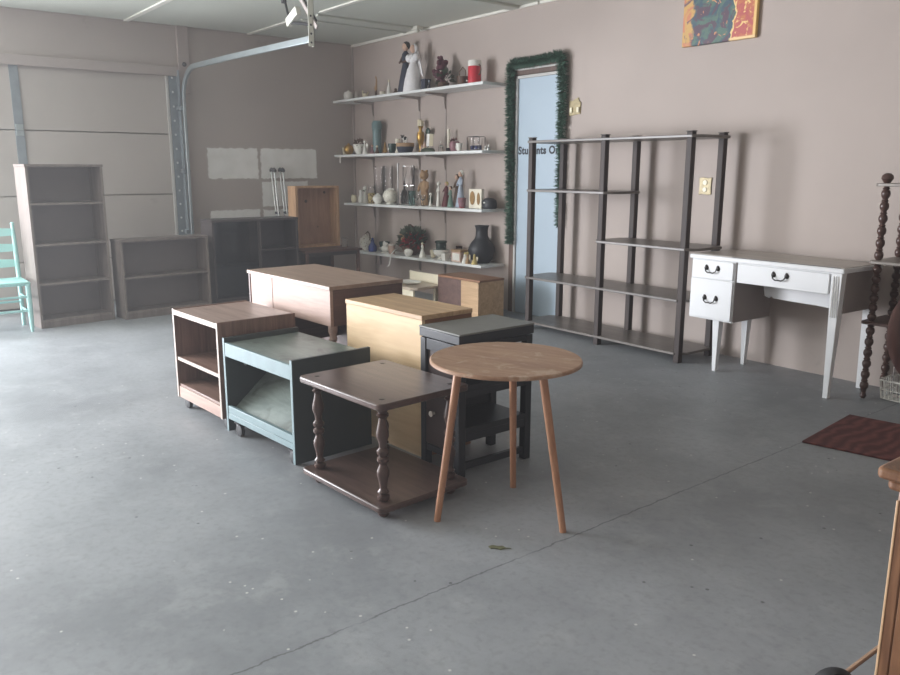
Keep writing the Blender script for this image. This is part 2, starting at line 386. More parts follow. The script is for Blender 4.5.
# track with its perforated angle
tr = thing('garage_door_track', 'galvanised curved track of the overhead garage door', 'door track', (0, 0, 0))
pts = [(.09, z) for z in (.03, .6, 1.2, 1.7, 1.92)]
R0 = .30
for k in range(1, 9):
    a = PI/2*k/8; pts.append((.09+R0*(1-math.cos(a)), 1.92+R0*math.sin(a)))
pts += [(1.2, 2.215), (2.697, 2.186)]
rs = []
for i, (x, z) in enumerate(pts):
    a = pts[max(i-1, 0)]; b = pts[min(i+1, len(pts)-1)]; tx, tz = b[0]-a[0], b[1]-a[1]; l = math.hypot(tx, tz); nx, nz = -tz/l, tx/l
    y = -1.985 + .035*min(1, x/.6)
    rs.append([(x+nx*p, y+q, z+nz*p) for p, q in ((-.024, -.014), (.024, -.014), (.024, .014), (-.024, .014))])
MB().rings(rs).build('rail', 'steel', tr, .004)
a = MB().use('steelblue').box(.0, .006, -2.085, -2.0, .05, 2.21).box(.0, .075, -2.006, -2.0, .05, 2.21)
a.use('alu')
for k in range(15): a.ball((.008, -2.05, .25+k*.135), (.003, .011, .011), 8, 4)
a.build('angle_bracket', None, tr)
for z in (.65, 1.25, 1.85):
    MB().box(.02, .085, -2.03, -1.965, z-.02, z+.02).ball((.09, -1.965, z), .012, 8, 5).build('clip', 'steelblue', tr, .002)
MB().lathe([(.022, 0), (.022, .012), (.01, .012), (.01, .03)], seg=16, mtx=Matrix.Rotation(PI/2, 4, 'Y'), c=(.03, -1.93, 2.27)).build('pulley', 'caster', tr)
# hanger
hg = thing('track_hanger', 'off-white perforated angle hanging from the ceiling at the track end', 'hanger', (2.73, -1.95, 2.15))
h = MB().use('offwhite').box(-.004, .0, -.045, .0, -.02, HC-2.15).box(-.03, 0, -.004, 0, -.02, HC-2.15)
h.use('blackrod')
for k in range(4): h.ball((.0, -.024, .005+k*.06), (.004, .008, .008), 8, 4)
h.build('angle', None, hg)
MB().tube((-.46, 0, .40), (-.37, 0, .19), .009).path([(-.37, 0, .19), (-.2, 0, .165), (-.03, 0, .13)], .011).build('cable', 'blackrod', hg)
MB().box(-.475, -.44, -.015, .015, .34, .475).build('spring_end', 'blackrod', hg, .004)
m_ = Matrix.Translation((-.13, 0, .28)) @ Matrix.Rotation(math.radians(44), 4, 'Y')
b_ = MB().use('bracket'); b_.prism([(-.24, -.012), (.26, -.012), (.26, .0), (-.24, .0)], -.014, .014, m_)
b_.use('blackrod'); b_.prism([(-.24, .002), (.2, .002), (.2, .012), (-.24, .012)], -.008, .02, m_)
b_.build('diagonal_brace', None, hg)
m_ = Matrix.Translation((-.31, 0, .24)) @ Matrix.Rotation(math.radians(-22), 4, 'Y')
MB().prism([(-.10, -.02), (.08, -.02), (.08, .02), (-.10, .02)], -.045, .02, m_).build('gusset', 'offwhite', hg, .003)

# ------------------------------------------------------------------ blue door with lettering
dr = bpy.data.objects.new('door_1', None); COL.objects.link(dr); struct(dr)
MB().box(2.79, 3.325, -.02, -.002, .004, 2.03).build('slab', 'doorblue', dr, .002)
MB().box(2.765, 2.79, -.035, -.001, 0, 2.055).box(3.325, 3.345, -.03, -.001, 0, 2.055).box(2.765, 3.345, -.035, -.001, 2.03, 2.055).build('frame', 'doorcase', dr, .003)
MB().box(2.70, 2.765, -.028, -.001, 0, 2.13).box(2.70, 3.345, -.026, -.001, 2.06, 2.13).build('casing', 'browncase', dr, .003)
MB().box(2.74, 3.35, -.032, -.001, 2.098, 2.112).build('head_strip', 'doorcase', dr, .002)
tc = bpy.data.curves.new('lettering', 'FONT'); tc.body = 'Students Only'; tc.size = .089; tc.extrude = .0006; tc.offset = .0034
tc.space_character = 1.1
to = bpy.data.objects.new('lettering', tc); COL.objects.link(to); to.parent = dr; tc.materials.append(M['text'])
to.rotation_euler = (PI/2, 0, 0); to.location = (2.80, -.0215, 1.402)

# garland along the door frame
g = MB()
def needles(p, q, n, rad):
    p, q = Vector(p), Vector(q)
    for _ in range(n):
        t = random.random(); c = p.lerp(q, t)
        a = random.uniform(0, 2*PI); ax = (q-p).normalized(); o1 = ax.orthogonal().normalized(); o2 = ax.cross(o1)
        d = (o1*math.cos(a) + o2*math.sin(a) + ax*random.uniform(-.5, .5)).normalized()
        L = rad*random.uniform(.6, 1.15); tip = c + d*L
        tip.y = min(-.003, max(tip.y, -.105 if p.x < 3.2 or p.z > 2 else -.084))
        s_ = d.orthogonal().normalized()*.005; s2 = d.cross(s_).normalized()*.005
        v = [g.bm.verts.new(x) for x in (c+s_, c-s_*.5+s2, c-s_*.5-s2, tip+s_*.25, tip-s_*.2+s2*.2, tip-s_*.2-s2*.2)]
        for f in ((0, 1, 4, 3), (1, 2, 5, 4), (2, 0, 3, 5), (3, 4, 5)): g._f([v[i] for i in f])
gp = [(2.745, -.06, .62), (2.74, -.062, 1.1), (2.73, -.06, 1.6), (2.725, -.062, 2.10), (2.74, -.065, 2.155), (3.0, -.06, 2.15), (3.27, -.06, 2.165), (3.33, -.06, 2.16), (3.335, -.045, 1.9), (3.33, -.042, 1.45), (3.33, -.042, 1.1), (3.33, -.04, .80)]
dens = [520, 560, 560, 120, 480, 480, 120, 300, 480, 300, 250]
rad = [.05, .054, .056, .056, .05, .05, .056, .054, .052, .046, .042]
for a, b, n, r in zip(gp, gp[1:], dens, rad): needles(a, b, int(n*1.5), r)
g.path(gp, .012, 6)
tag(g.build('garland', 'garland', smooth=False), 'dark green tinsel garland draped around the pale blue door', 'garland')

# brass plates
sp = thing('switch_plate', 'ornate brass switch plate beside the garlanded blue door', 'switch plate', (3.445, -.001, 1.765), 0)
MB().prism([(-.062, -.07), (.058, -.058), (.062, .03), (.04, .045), (.035, .07), (.0, .06), (-.03, .045), (-.066, .05)], 0, .008, Matrix.Rotation(PI/2, 4, 'X')).build('plate', 'brass', sp, .002)
for x in (-.035, .04): MB().box(x-.012, x+.012, -.02, -.008, -.045, -.005).build('toggle', 'ivory', sp, .002)
op = thing('outlet_plate', 'ornate brass outlet plate on the wall behind the open shelving', 'outlet plate', (4.708, -.001, 1.16), 0)
MB().prism([(-.05, -.06), (-.02, -.054), (.02, -.06), (.05, -.056), (.046, 0), (.05, .06), (.02, .055), (-.02, .06), (-.05, .056), (-.046, 0)], 0, .007, Matrix.Rotation(PI/2, 4, 'X')).build('plate', 'brass', op, .002)
for z in (-.024, .024): MB().lathe([(.017, 0), (.016, .005)], mtx=Matrix.Rotation(PI/2, 4, 'X'), c=(0, -.007, z), seg=14).build('socket', 'ivory', op)

# canvas
pt = thing('canvas_picture', 'unframed canvas of teal, red and yellow leaf shapes high on the wall', 'painting', (4.46, -.001, 2.10))
MB().box(0, .56, -.03, -.002, 0, .42).build('canvas', 'canvas', pt, .003)
MB().box(.02, .54, -.002, .0, .02, .40).build('stretcher', 'pine', pt)

# ------------------------------------------------------------------ wall shelves
SZ = {1: lambda x: 2.012, 2: lambda x: 1.428+.003*x, 3: lambda x: .902+.0085*x, 4: lambda x: .377+.0185*x}
nm = {1: 'topmost long white wall shelf, holding dolls and a red jug', 2: 'white wall shelf with a gold ball and small planters, second from top',
      3: 'white wall shelf with clear vases and figurines, third from top', 4: 'lowest white wall shelf, holding a big black vase'}
XL = {1: .03, 2: .03, 3: .22, 4: .43}
UPX = (.42, 1.294, 1.727)
for k in (1, 2, 3, 4):
    z = SZ[k]; s = thing('wall_shelf', nm[k], 'shelf', (0, 0, 0), group='ornament shelves on the wall')
    x0, x1 = XL[k], 2.62; t = .026
    MB().hexa([(x0, -.285, z(x0)-t), (x1, -.285, z(x1)-t), (x1, -.003, z(x1)-t), (x0, -.003, z(x0)-t), (x0, -.285, z(x0)), (x1, -.285, z(x1)), (x1, -.003, z(x1)), (x0, -.003, z(x0))]).build('board', 'shelfwhite', s, .003)
    for ux_ in UPX:
        if ux_ < x0: ux_ = x0+.1
        zb = z(ux_)-t
        MB().prism([(-.006, -.14), (-.018, -.14), (-.03, -.03), (-.25, -.012), (-.25, 0), (-.006, 0)], -.006, .006,
                   Matrix.Translation((ux_, 0, zb)) @ Matrix(((0, 0, 1, 0), (1, 0, 0, 0), (0, 1, 0, 0), (0, 0, 0, 1)))).build('bracket', 'bracket', s)
for k, ux_ in enumerate(UPX):
    tag(MB().box(-.008, .008, -.006, -.0005, 0, 1.95).build('shelf_standard', 'bracket', loc=(ux_, 0, .05)),
        ['slim metal upright behind the shelves, beside the room corner', 'slim metal upright behind the middle of the shelves', 'slim metal upright behind the shelves, on the door side'][k], 'shelf upright', 'shelf uprights on the wall')

# ------------------------------------------------------------------ ornaments
VASE = [(.45, 0), (.55, .02), (.8, .12), (1, .3), (.98, .42), (.7, .58), (.5, .66), (.46, .82), (.52, .97), (.6, 1), (.5, .985), (.4, .8)]
POT = [(.6, 0), (.7, .03), (.95, .35), (1, .6), (.9, .85), (.8, .95), (.84, 1), (.74, .98)]
CUP = [(.6, 0), (.66, .04), (.85, .4), (.95, .8), (1, 1), (.92, .98), (.8, .5), (.5, .1)]
BOWL = [(.45, 0), (.5, .06), (.75, .3), (.95, .7), (1, 1), (.93, .97), (.7, .4), (.2, .15)]
CYL = [(.95, 0), (1, .01), (1, .99), (.97, 1)]
TUMBLER = [(.8, 0), (.82, .02), (1, 1), (.93, 1), (.77, .08), (.1, .06)]
BOTTLE = [(.9, 0), (1, .04), (1, .5), (.85, .62), (.35, .74), (.32, .95), (.42, .96), (.42, 1)]
CONE = [(1, 0), (.95, .05), (.5, .55), (.12, .97), (.02, 1)]
BALL = [(.05, 0), (.45, .03), (.82, .18), (1, .5), (.82, .82), (.45, .97), (.05, 1)]
GOWN = [(1, 0), (.98, .04), (.75, .3), (.5, .55), (.36, .68), (.45, .8), (.42, .9), (.16, .97), (.1, 1)]

def orn(k, name, label, cat, x, y, parts=None, deg=0, group=None, dz=0, sc=1.08):
    """parts: list of (part_name, material, builder(MB)) ; the first is the body"""
    loc = (x, y, SZ[k](x) + .0008 + dz)
    if len(parts) == 1:
        m = MB(); parts[0][2](m)
        o = m.build(name, parts[0][1], None, loc=loc, rotz=math.radians(deg)); o.scale = (sc,)*3; return tag(o, label, cat, group)
    r = thing(name, label, cat, loc, deg, group); r.scale = (sc,)*3
    for pn, mt, fn in parts:
        m = MB(); fn(m); m.build(pn, mt, r)
    return r
def L(prof, w, h, z=0, x=0, y=0, seg=18, ell=1): return lambda m: m.lathe(prof, (x, y, z), w/2, h, seg, ell=ell)
def handle(x, z0, z1, out, r=.004):
    return lambda m: m.path([(x, 0, z0), (x+out*.7, 0, z0+(z1-z0)*.1), (x+out, 0, (z0+z1)/2), (x+out*.7, 0, z1-(z1-z0)*.1), (x, 0, z1)], r, 6)
def figure(k, name, label, x, y, h, w, robe, hair='hair', skin='skin', arms=None, group=None):
    hr = h*.075
    def arm(m):
        for s in (-1, 1):
            m.path([(s*w*.2, 0, h*.76), (s*w*.34, -w*.12, h*.64), (s*w*.12, -w*.34, h*.6)], [h*.03, h*.028, h*.02], 7)
    return orn(k, name, label, 'figurine', x, y, [
        ('robe', robe, L(GOWN, w, h*.86)), ('arms', arms or robe, arm),
        ('head', skin, lambda m: m.ball((0, 0, h*.915), (hr, hr*.95, hr*1.15), 12, 8).ball((0, -hr, h*.91), hr*.2, 6, 4)),
        ('hair', hair, lambda m: m.ball((0, hr*.3, h*.94), (hr*1.22, hr*1.0, hr*1.15), 12, 8))], group=group)
def blobs(m, n, cx, cz, rx_, ry_, rz_, r0, r1):
    for _ in range(n):
        a, b = random.uniform(0, 2*PI), math.acos(random.uniform(-1, 1)); k = random.uniform(.4, 1)
        m.ball((cx+rx_*k*math.sin(b)*math.cos(a), max(-.1, ry_*k*math.sin(b)*math.sin(a)), max(r1, cz+rz_*k*math.cos(b))), random.uniform(r0, r1), 7, 5)
def leaves(m, n, cx, cz, rx_, ry_, rz_, ln):
    for _ in range(n):
        a, b = random.uniform(0, 2*PI), math.acos(random.uniform(-.4, 1)); d = Vector((math.sin(b)*math.cos(a), math.sin(b)*math.sin(a), math.cos(b)))
        c = Vector((cx+d.x*rx_*.7, d.y*ry_*.7, cz+d.z*rz_*.7)); t = c+d*ln*random.uniform(.6, 1.1); s = d.orthogonal().normalized()*ln*.2; mid = (c+t)/2+d.cross(s)*.2
        n_ = Vector((0, 0, .002)); v = [m.bm.verts.new(q) for q in (c, mid+s, t, mid-s, c+n_, mid+s+n_, t+n_, mid-s+n_)]
        for f in ((3, 2, 1, 0), (4, 5, 6, 7), (0, 1, 5, 4), (1, 2, 6, 5), (2, 3, 7, 6), (3, 0, 4, 7)): m._f([v[i] for i in f])
G1, G2, G3, G4 = 'ornaments on the top shelf', 'ornaments on the second shelf', 'ornaments on the third shelf', 'ornaments on the lowest shelf'
# --- shelf 1
orn(1, 'lidded_pot', 'round white lidded pot at the corner end of top shelf', 'pot', .193, -.18, [
    ('body', 'porcelain', L(POT, .099, .078)), ('lid', 'porcelain', L([(.9, 0), (.7, .35), (.2, .6), (.22, .9), (.05, 1)], .08, .026, .074))])
orn(1, 'drinking_glass', 'plain clear glass beside the white lidded pot', 'glass', .323, -.15, [('body', 'glass', L(TUMBLER, .049, .085))])
def bird(m):
    m.ball((0, 0, .028), (.04, .022, .024)).path([(-.028, 0, .035), (-.045, 0, .055), (-.04, 0, .07)], [.011, .008, .006], 8).ball((-.043, 0, .072), .009)
    m.rings([[(.03, -.012, .03), (.03, .012, .03), (.028, .0, .04)], [(.06, -.012, .058), (.06, .012, .058), (.058, 0, .062)]])
orn(1, 'bird_dish', 'pale ceramic bird with raised tail on top shelf', 'figurine', .489, -.15, [('body', 'cream_china', bird), ('base', 'cream_china', L(CYL, .04, .01))])
orn(1, 'animal_figurine', 'tall thin brown and tan carved animal on top shelf', 'figurine', .677, -.13, [
    ('body', 'tan', lambda m: m.ball((0, 0, .085), (.02, .014, .028)).path([(.008, 0, .1), (.012, 0, .15), (.006, 0, .19)], [.011, .008, .006]).ball((0, 0, .192), (.014, .007, .007))),
    ('leg', 'brown', lambda m: m.tube((-.01, 0, 0), (-.01, 0, .08), .006)), ('leg', 'brown', lambda m: m.tube((.01, 0, 0), (.01, 0, .08), .006))])
orn(1, 'votive_candle', 'short cream candle beside the carved animal', 'candle', .834, -.15, [('wax', 'candle', L(CYL, .055, .045)), ('wick', 'hair', lambda m: m.tube((0, 0, .045), (0, 0, .054), .0015))])
orn(1, 'cone_bottle', 'white tapering bottle with narrow neck on top shelf', 'bottle', .957, -.15, [('body', 'porcelain', L([(1, 0), (1, .4), (.8, .6), (.35, .85), (.3, 1)], .045, .125)), ('stopper', 'cream_china', L(CYL, .016, .02, .123))])
orn(1, 'seated_figurine', 'tiny dark brown seated figurine beside the dark-haired doll', 'figurine', 1.035, -.12, [('body', 'brown', lambda m: m.ball((0, 0, .022), (.022, .02, .024)).ball((0, 0, .052), .013).ball((0, -.018, .015), (.024, .014, .012)))])
figure(1, 'standing_doll', 'tall black-haired doll in dark clothes behind the white-gowned doll', 1.235, -.13, .45, .16, 'navy', arms='brown')
dd = orn(1, 'bride_doll', 'large doll in a full lacy white gown', 'doll', 1.43, -.175, [
    ('gown', 'gown', L([(1, 0), (1.0, .03), (.85, .25), (.6, .48), (.34, .6), (.3, .64)], .19, .40, seg=28)),
    ('bodice', 'gown', lambda m: m.ball((0, 0, .285), (.042, .036, .05))),
    ('sleeves', 'gown', lambda m: [m.ball((s*.058, -.008, .295), (.032, .03, .036)) for s in (-1, 1)] + [blobs(m, 16, 0, .30, .06, .045, .02, .012, .02)]),
    ('head', 'skin', lambda m: m.ball((0, 0, .372), (.03, .03, .036)).ball((0, -.03, .37), .005, 6, 4)),
    ('veil', 'gown', lambda m: m.ball((0, .016, .375), (.042, .03, .04)).rings([[(-.03, .03, .36), (.03, .03, .36), (.03, .04, .35), (-.03, .04, .35)], [(.02, .03, .2), (.11, .03, .12), (.11, .045, .12), (.02, .05, .2)]]))])
orn(1, 'gift_box', 'small navy box beside the white doll gown', 'box', 1.575, -.13, [('body', 'navy', lambda m: m.box(-.03, .03, -.03, .03, 0, .085)), ('lid', 'navy', lambda m: m.box(-.034, .034, -.034, .034, .085, .102))])
orn(1, 'scent_bottle', 'tiny grey glass bottle between navy box and burgundy flowers', 'bottle', 1.655, -.15, [('body', 'glass', L(BOTTLE, .03, .07)), ('cap', 'paleblue', L(CYL, .012, .016, .069))])
orn(1, 'dried_flowers', 'burgundy dried flower bunch with dark green sprigs on top shelf', 'flower arrangement', 1.86, -.14, [
    ('blossoms', 'burgundy', lambda m: (blobs(m, 46, -.02, .13, .075, .06, .12, .016, .028), blobs(m, 6, -.03, .25, .03, .03, .03, .012, .02))),
    ('sprigs', 'leaf', lambda m: leaves(m, 40, .03, .07, .08, .06, .08, .06)),
    ('base', 'brown', L(BOWL, .12, .05))])
orn(1, 'brown_basket', 'brown basket with a hoop handle beside the red jug', 'basket', 2.11, -.1, [('body', 'brown', L(CUP, .1, .085)), ('hoop', 'brown', lambda m: m.path([(-.045, 0, .07), (-.04, 0, .13), (0, 0, .16), (.04, 0, .13), (.045, 0, .07)], .004, 6))])
orn(1, 'water_jug', 'red insulated jug with white lid on top shelf', 'jug', 2.343, -.15, sc=1.0, parts=[
    ('body', 'red', L([(.93, 0), (1, .03), (1, .97), (.95, 1)], .118, .155, seg=28)), ('lid', 'porcelain', L([(1, 0), (1, .8), (.92, 1), (.3, 1)], .122, .05, .155, seg=28)),
    ('handle', 'brown', handle(.058, .08, .165, .03, .006)), ('spout', 'porcelain', lambda m: m.tube((-.02, -.055, .03), (-.02, -.075, .03), .007))])
# --- shelf 2
orn(2, 'cream_cup', 'little cream cup at the corner end of second shelf', 'cup', .062, -.17, [('body', 'cream_china', L(CUP, .05, .075))])
orn(2, 'gold_ball', 'shiny gold ball ornament near the room corner', 'ornament', .155, -.17, [('body', 'gold', L(BALL, .107, .102, seg=24)), ('cap', 'gold', L(CYL, .022, .014, .1))])
orn(2, 'planter', 'white planter with dark twigs on second shelf', 'planter', .37, -.16, [('body', 'porcelain', L(BOWL, .132, .1)), ('twigs', 'brown', lambda m: leaves(m, 50, 0, .09, .05, .05, .05, .05))])
orn(2, 'angel_figurine', 'slim white angel cone figurine before the tall teal vase', 'figurine', .56, -.21, [('body', 'porcelain', L(CONE, .056, .11)), ('head', 'porcelain', lambda m: m.ball((0, 0, .118), .014)), ('wings', 'porcelain', lambda m: [m.ball((s*.022, .012, .085), (.016, .005, .026), 8, 6) for s in (-1, 1)])])
orn(2, 'teal_vase', 'tall ribbed grey-teal vase on second shelf', 'vase', .621, -.09, [
    ('body', 'teal', L([(.85, 0), (.9, .02), (.86, .25), (.88, .85), (.95, 1)], .1, .235, seg=12)), ('neck', 'teal', L([(.9, 0), (1.05, .1), (1.05, .7), (.85, .9), (.9, 1), (.7, .98)], .1, .088, .234, seg=18))])
orn(2, 'pink_figurine', 'small pink and white figurine before the teal vase', 'figurine', .71, -.21, [('body', 'plum', L(GOWN, .053, .07)), ('head', 'skin', lambda m: m.ball((0, 0, .076), .012))])
orn(2, 'dark_figurine', 'small dark squat figurine with a pale face', 'figurine', .79, -.2, [('body', 'brown', L(GOWN, .05, .065)), ('head', 'cream_china', lambda m: m.ball((0, 0, .068), .012))])
orn(2, 'wooden_tree', 'small brown cone-shaped tree ornament', 'ornament', .87, -.15, [('cone', 'ochre', L(CONE, .052, .105, .012)), ('trunk', 'brown', L(CYL, .016, .014))])
orn(2, 'pillar_candle', 'white candle behind the dark green mug', 'candle', .975, -.06, [('wax', 'candle', L(CYL, .05, .14)), ('wick', 'hair', lambda m: m.tube((0, 0, .14), (0, 0, .15), .0015))])
orn(2, 'green_mug', 'glossy dark green mug on second shelf', 'mug', 1.048, -.18, [('body', 'darkgreen', L(CUP, .08, .09)), ('handle', 'darkgreen', handle(.036, .02, .075, .024, .005)), ('badge', 'porcelain', lambda m: m.ball((-.01, -.037, .04), (.011, .004, .011), 8, 5))])
orn(2, 'planter_bowl', 'large dark planter bowl with a tan band', 'bowl', 1.27, -.17, [
    ('body', 'navy', L([(.7, 0), (.75, .04), (.95, .5), (.97, .62)], .17, .092, seg=24)), ('band', 'tan', L([(.97, .62), (1.0, .66), (1, .97), (.9, 1), (.6, .9)], .172, .092, seg=24))])
orn(2, 'cow_figurine', 'black and white cow figurine in the dark planter bowl', 'figurine', 1.27, -.17, [
    ('body', 'porcelain', lambda m: m.ball((0, 0, .05), (.034, .018, .02)).tube((-.02, 0, .0), (-.02, 0, .05), .007).tube((.02, 0, 0), (.02, 0, .05), .007)),
    ('head', 'hair', lambda m: m.ball((-.036, -.005, .07), (.015, .012, .013)).ball((-.036, .01, .084), .006, 6, 4).ball((-.036, -.02, .084), .006, 6, 4)), ('patch', 'hair', lambda m: m.ball((.012, -.006, .054), (.018, .016, .018)))], dz=.083)
orn(2, 'gold_urn', 'tall gilded urn figurine at the back of second shelf', 'urn', 1.40, -.07, [
    ('base', 'gold', L([(.8, 0), (.9, .1), (.5, .3), (.6, .8), (.9, 1)], .06, .09)), ('body', 'gold', L(POT, .075, .1, .09)), ('neck', 'gold', L([(.6, 0), (.5, .4), (.9, .9), (1, 1)], .055, .05, .19)), ('block', 'cream_china', lambda m: m.box(-.03, .0, -.015, .015, .24, .30).box(.004, .03, -.015, .015, .24, .29))])
orn(2, 'dark_rosette', 'small dark rosette ornament behind the greeting card', 'ornament', 1.5, -.05, [('body', 'darkgreen', lambda m: m.lathe([(.9, 0), (.8, .05), (.25, .15), (.2, .75)], (0, 0, 0), .02, .2).ball((0, 0, .19), (.035, .015, .035)))])
orn(2, 'nativity_base', 'low mossy ornament base with small pale shapes', 'ornament', 1.66, -.17, [
    ('base', 'leaf', lambda m: m.lathe([(1, 0), (1, .3), (.85, .6), (.6, .75)], (0, 0, 0), .09, .05, 20, ell=.5)), ('rocks', 'cream_china', lambda m: blobs(m, 14, -.02, .03, .06, .03, .008, .008, .013)), ('peaks', 'pinkbox', lambda m: m.lathe(CONE, (-.05, 0, .03), .025, .07).lathe(CONE, (-.085, -.01, .01), .016, .06))])
orn(2, 'greeting_card', 'upright cream folded card on the mossy base', 'card', 1.69, -.175, [('front', 'paper', lambda m: m.hexa([(-.03, -.012, 0), (.012, -.012, 0), (.012, -.010, 0), (-.03, -.010, 0), (-.03, -.004, .108), (.012, -.004, .108), (.012, -.002, .108), (-.03, -.002, .108)])), ('rear_leaf', 'cream_china', lambda m: m.hexa([(.012, -.012, 0), (.034, .014, 0), (.034, .016, 0), (.012, -.010, 0), (.012, -.004, .108), (.034, .02, .104), (.034, .022, .104), (.012, -.002, .108)]))], dz=.056)
orn(2, 'cruet', 'small clear pointed cruet on second shelf', 'bottle', 1.885, -.18, [('body', 'glass', L(BOTTLE, .044, .08)), ('stopper', 'porcelain', L(CONE, .014, .016, .079))])
orn(2, 'taper_candle', 'tall thin white candle in a dark holder', 'candle', 1.875, -.08, [('wax', 'candle', L(CYL, .026, .165, .03)), ('holder', 'hair', L(POT, .05, .035))])
orn(2, 'plum_jar', 'dusky pink jar with a ruffled top', 'jar', 2.056, -.15, [('body', 'plum', L(POT, .094, .085)), ('ruffle', 'maroon', lambda m: leaves(m, 26, 0, .08, .03, .03, .02, .03))])
orn(2, 'white_teacup', 'white cup with round handle next to the wire caddy', 'cup', 2.19, -.2, [('body', 'porcelain', L(CUP, .058, .062)), ('handle', 'porcelain', handle(-.027, .012, .052, -.018, .004)), ('rim', 'porcelain', L([(1, 0), (1.06, .5), (1, 1)], .058, .006, .06))])
cd_ = thing('glass_caddy', 'black wire caddy on second shelf', 'caddy', (2.36, -.14, SZ[2](2.36)+.001))
m = MB()
for y in (-.035, .035): m.path([(-.085, y, .004), (-.085, y, .118), (-.07, y, .124), (.07, y, .124), (.085, y, .118), (.085, y, .004), (-.085, y, .004)], .003, 6)
for x in (-.085, .085): m.tube((x, -.035, .004), (x, .035, .004), .003)
m.build('frame', 'blackrod', cd_)
for i, x in enumerate((-.055, 0, .055)):
    o = thing('blue_based_glass', ['blue-bottomed glass in the wire caddy beside the white cup', 'middle blue-bottomed glass in the wire caddy', 'blue-bottomed glass in the wire caddy nearest the door'][i], 'glass', (2.36+x, -.14, SZ[2](2.36)+.006), 0, 'glasses in the wire caddy')
    MB().lathe(TUMBLER, (0, 0, 0), .022, .1).build('body', 'glass', o); MB().lathe(CYL, (0, 0, .007), .015, .035).build('tint', 'cobalt', o)
for x, h_, nm_ in ((2.57, .045, 'small silver shaker standing by the door end of second shelf'), (2.53, .036, 'shorter silver shaker on second shelf')):
    orn(2, 'silver_shaker', nm_, 'shaker', x, -.17, [('body', 'silver', L(BOTTLE, .03, h_*.8)), ('cap', 'porcelain', L(CYL, .014, h_*.22, h_*.79))], group='silver shakers')
tg = tag(MB().hexa([(-.014, -.002, -.085), (.006, -.002, -.092), (.006, 0, -.092), (-.014, 0, -.085), (-.012, -.002, 0), (.012, -.002, 0), (.012, 0, 0), (-.012, 0, 0)]).build('hanging_tag', 'paper', loc=(.17, -.289, SZ[2](.17)-.004)), 'white paper tag hanging off the second shelf near the corner', 'tag')
# --- shelf 3
orn(3, 'cream_creamer', 'tiny cream jug at the corner end of third shelf', 'jug', .262, -.18, [('body', 'cream_china', L(POT, .062, .075)), ('handle', 'cream_china', handle(.026, .02, .06, .016, .004)), ('spout', 'cream_china', lambda m: m.tube((-.02, 0, .06), (-.036, 0, .08), .008, .005))])
orn(3, 'white_pitcher', 'slender white pitcher beside the cat figurine', 'pitcher', .40, -.17, [('body', 'porcelain', L([(.8, 0), (1, .12), (1, .4), (.6, .7), (.75, 1), (.65, .98)], .056, .13)), ('handle', 'porcelain', handle(.02, .03, .11, .022, .004))])
orn(3, 'cat_figurine', 'white upright cat figurine with raised head', 'figurine', .53, -.2, [('body', 'porcelain', lambda m: m.lathe(GOWN, (0, 0, 0), .032, .14).ball((0, -.004, .148), .019)), ('ears', 'porcelain', lambda m: [m.lathe(CONE, (s*.012, 0, .16), .006, .016, 8) for s in (-1, 1)]), ('bow', 'leaf', lambda m: m.ball((0, -.012, .122), (.016, .008, .007), 8, 5))])
orn(3, 'glass_pitcher', 'clear glass pitcher behind the floral tin', 'pitcher', .47, -.08, [('body', 'glass', L([(.8, 0), (1, .2), (.9, .6), (.7, .8), (.85, 1), (.8, 1), (.65, .8), (.85, .55), (.92, .2), (.1, .05)], .085, .185)), ('handle', 'glass', handle(.035, .05, .16, .03, .005))])
orn(3, 'floral_tin', 'round ochre floral patterned tin on third shelf', 'tin', .645, -.19, [('body', 'tinpattern', L(CYL, .07, .085)), ('lid', 'tinpattern', L([(1, 0), (1.04, .1), (1.04, .7), (.9, 1), (.1, 1)], .07, .018, .084))])
def cylvase(w, h, twist, lip):
    def fn(m):
        seg = 24; rs = []
        for (f, z) in ((.92, 0), (.95, .02), (.92, .3), (.95, .6), (1, .8), (1.0, .97), (1.0, 1)):
            ring = []
            for i in range(seg):
                a = 2*PI*i/seg + twist*z; q = 1 + (.05*math.cos(a*8 - twist*z*8) if twist else 0); zz_ = z*h + (lip*math.cos(4*a) if z == 1 else 0)
                ring.append((f*q*w/2*math.cos(a), f*q*w/2*math.sin(a), zz_))
            rs.append(ring)
        ins = []
        for r in rs[::-1]: ins.append([(x*.9, y*.9, max(z, .012)) for x, y, z in r])
        m.rings(rs + ins)
    return fn
for x, w_, tw, lb in ((.62, .112, 0, 'tall clear vase with scalloped rim, behind the white tureen'), (.80, .106, 0, 'tall clear scalloped vase behind the pierced white ball'), (1.19, .125, 1.6, 'tall clear vase with swirled ribs behind the aqua tumbler')):
    orn(3, 'glass_vase', lb, 'vase', x, -.075, [('body', 'glass', cylvase(w_, .39, tw, .008))], sc=1.0, group='tall clear vases')
orn(3, 'bud_vase', 'very thin dark-edged bud vase between the tall clear vases', 'vase', .985, -.07, [('body', 'silver', L([(1, 0), (.9, .03), (.35, .1), (.3, .7), (.6, 1), (.4, .98)], .035, .39))])
orn(3, 'tureen', 'white covered tureen with knob on third shelf', 'tureen', .79, -.2, [('body', 'porcelain', L([(.5, 0), (.55, .1), (.95, .6), (1, .8), (1, 1), (.6, .9)], .108, .06)), ('lid', 'porcelain', L([(1, 0), (.8, .4), (.4, .7), (.15, .8), (.2, .95), (.05, 1)], .1, .046, .059)), ('base', 'porcelain', L(CYL, .07, .006))])
orn(3, 'pierced_ball', 'round pierced white china potpourri ball on a foot', 'ornament', 1.0, -.18, [('body', 'lace', L(BALL, .15, .13, .012, seg=26)), ('foot', 'porcelain', L(POT, .09, .016)), ('flowers', 'porcelain', lambda m: blobs(m, 9, 0, .138, .045, .045, .008, .009, .016))])
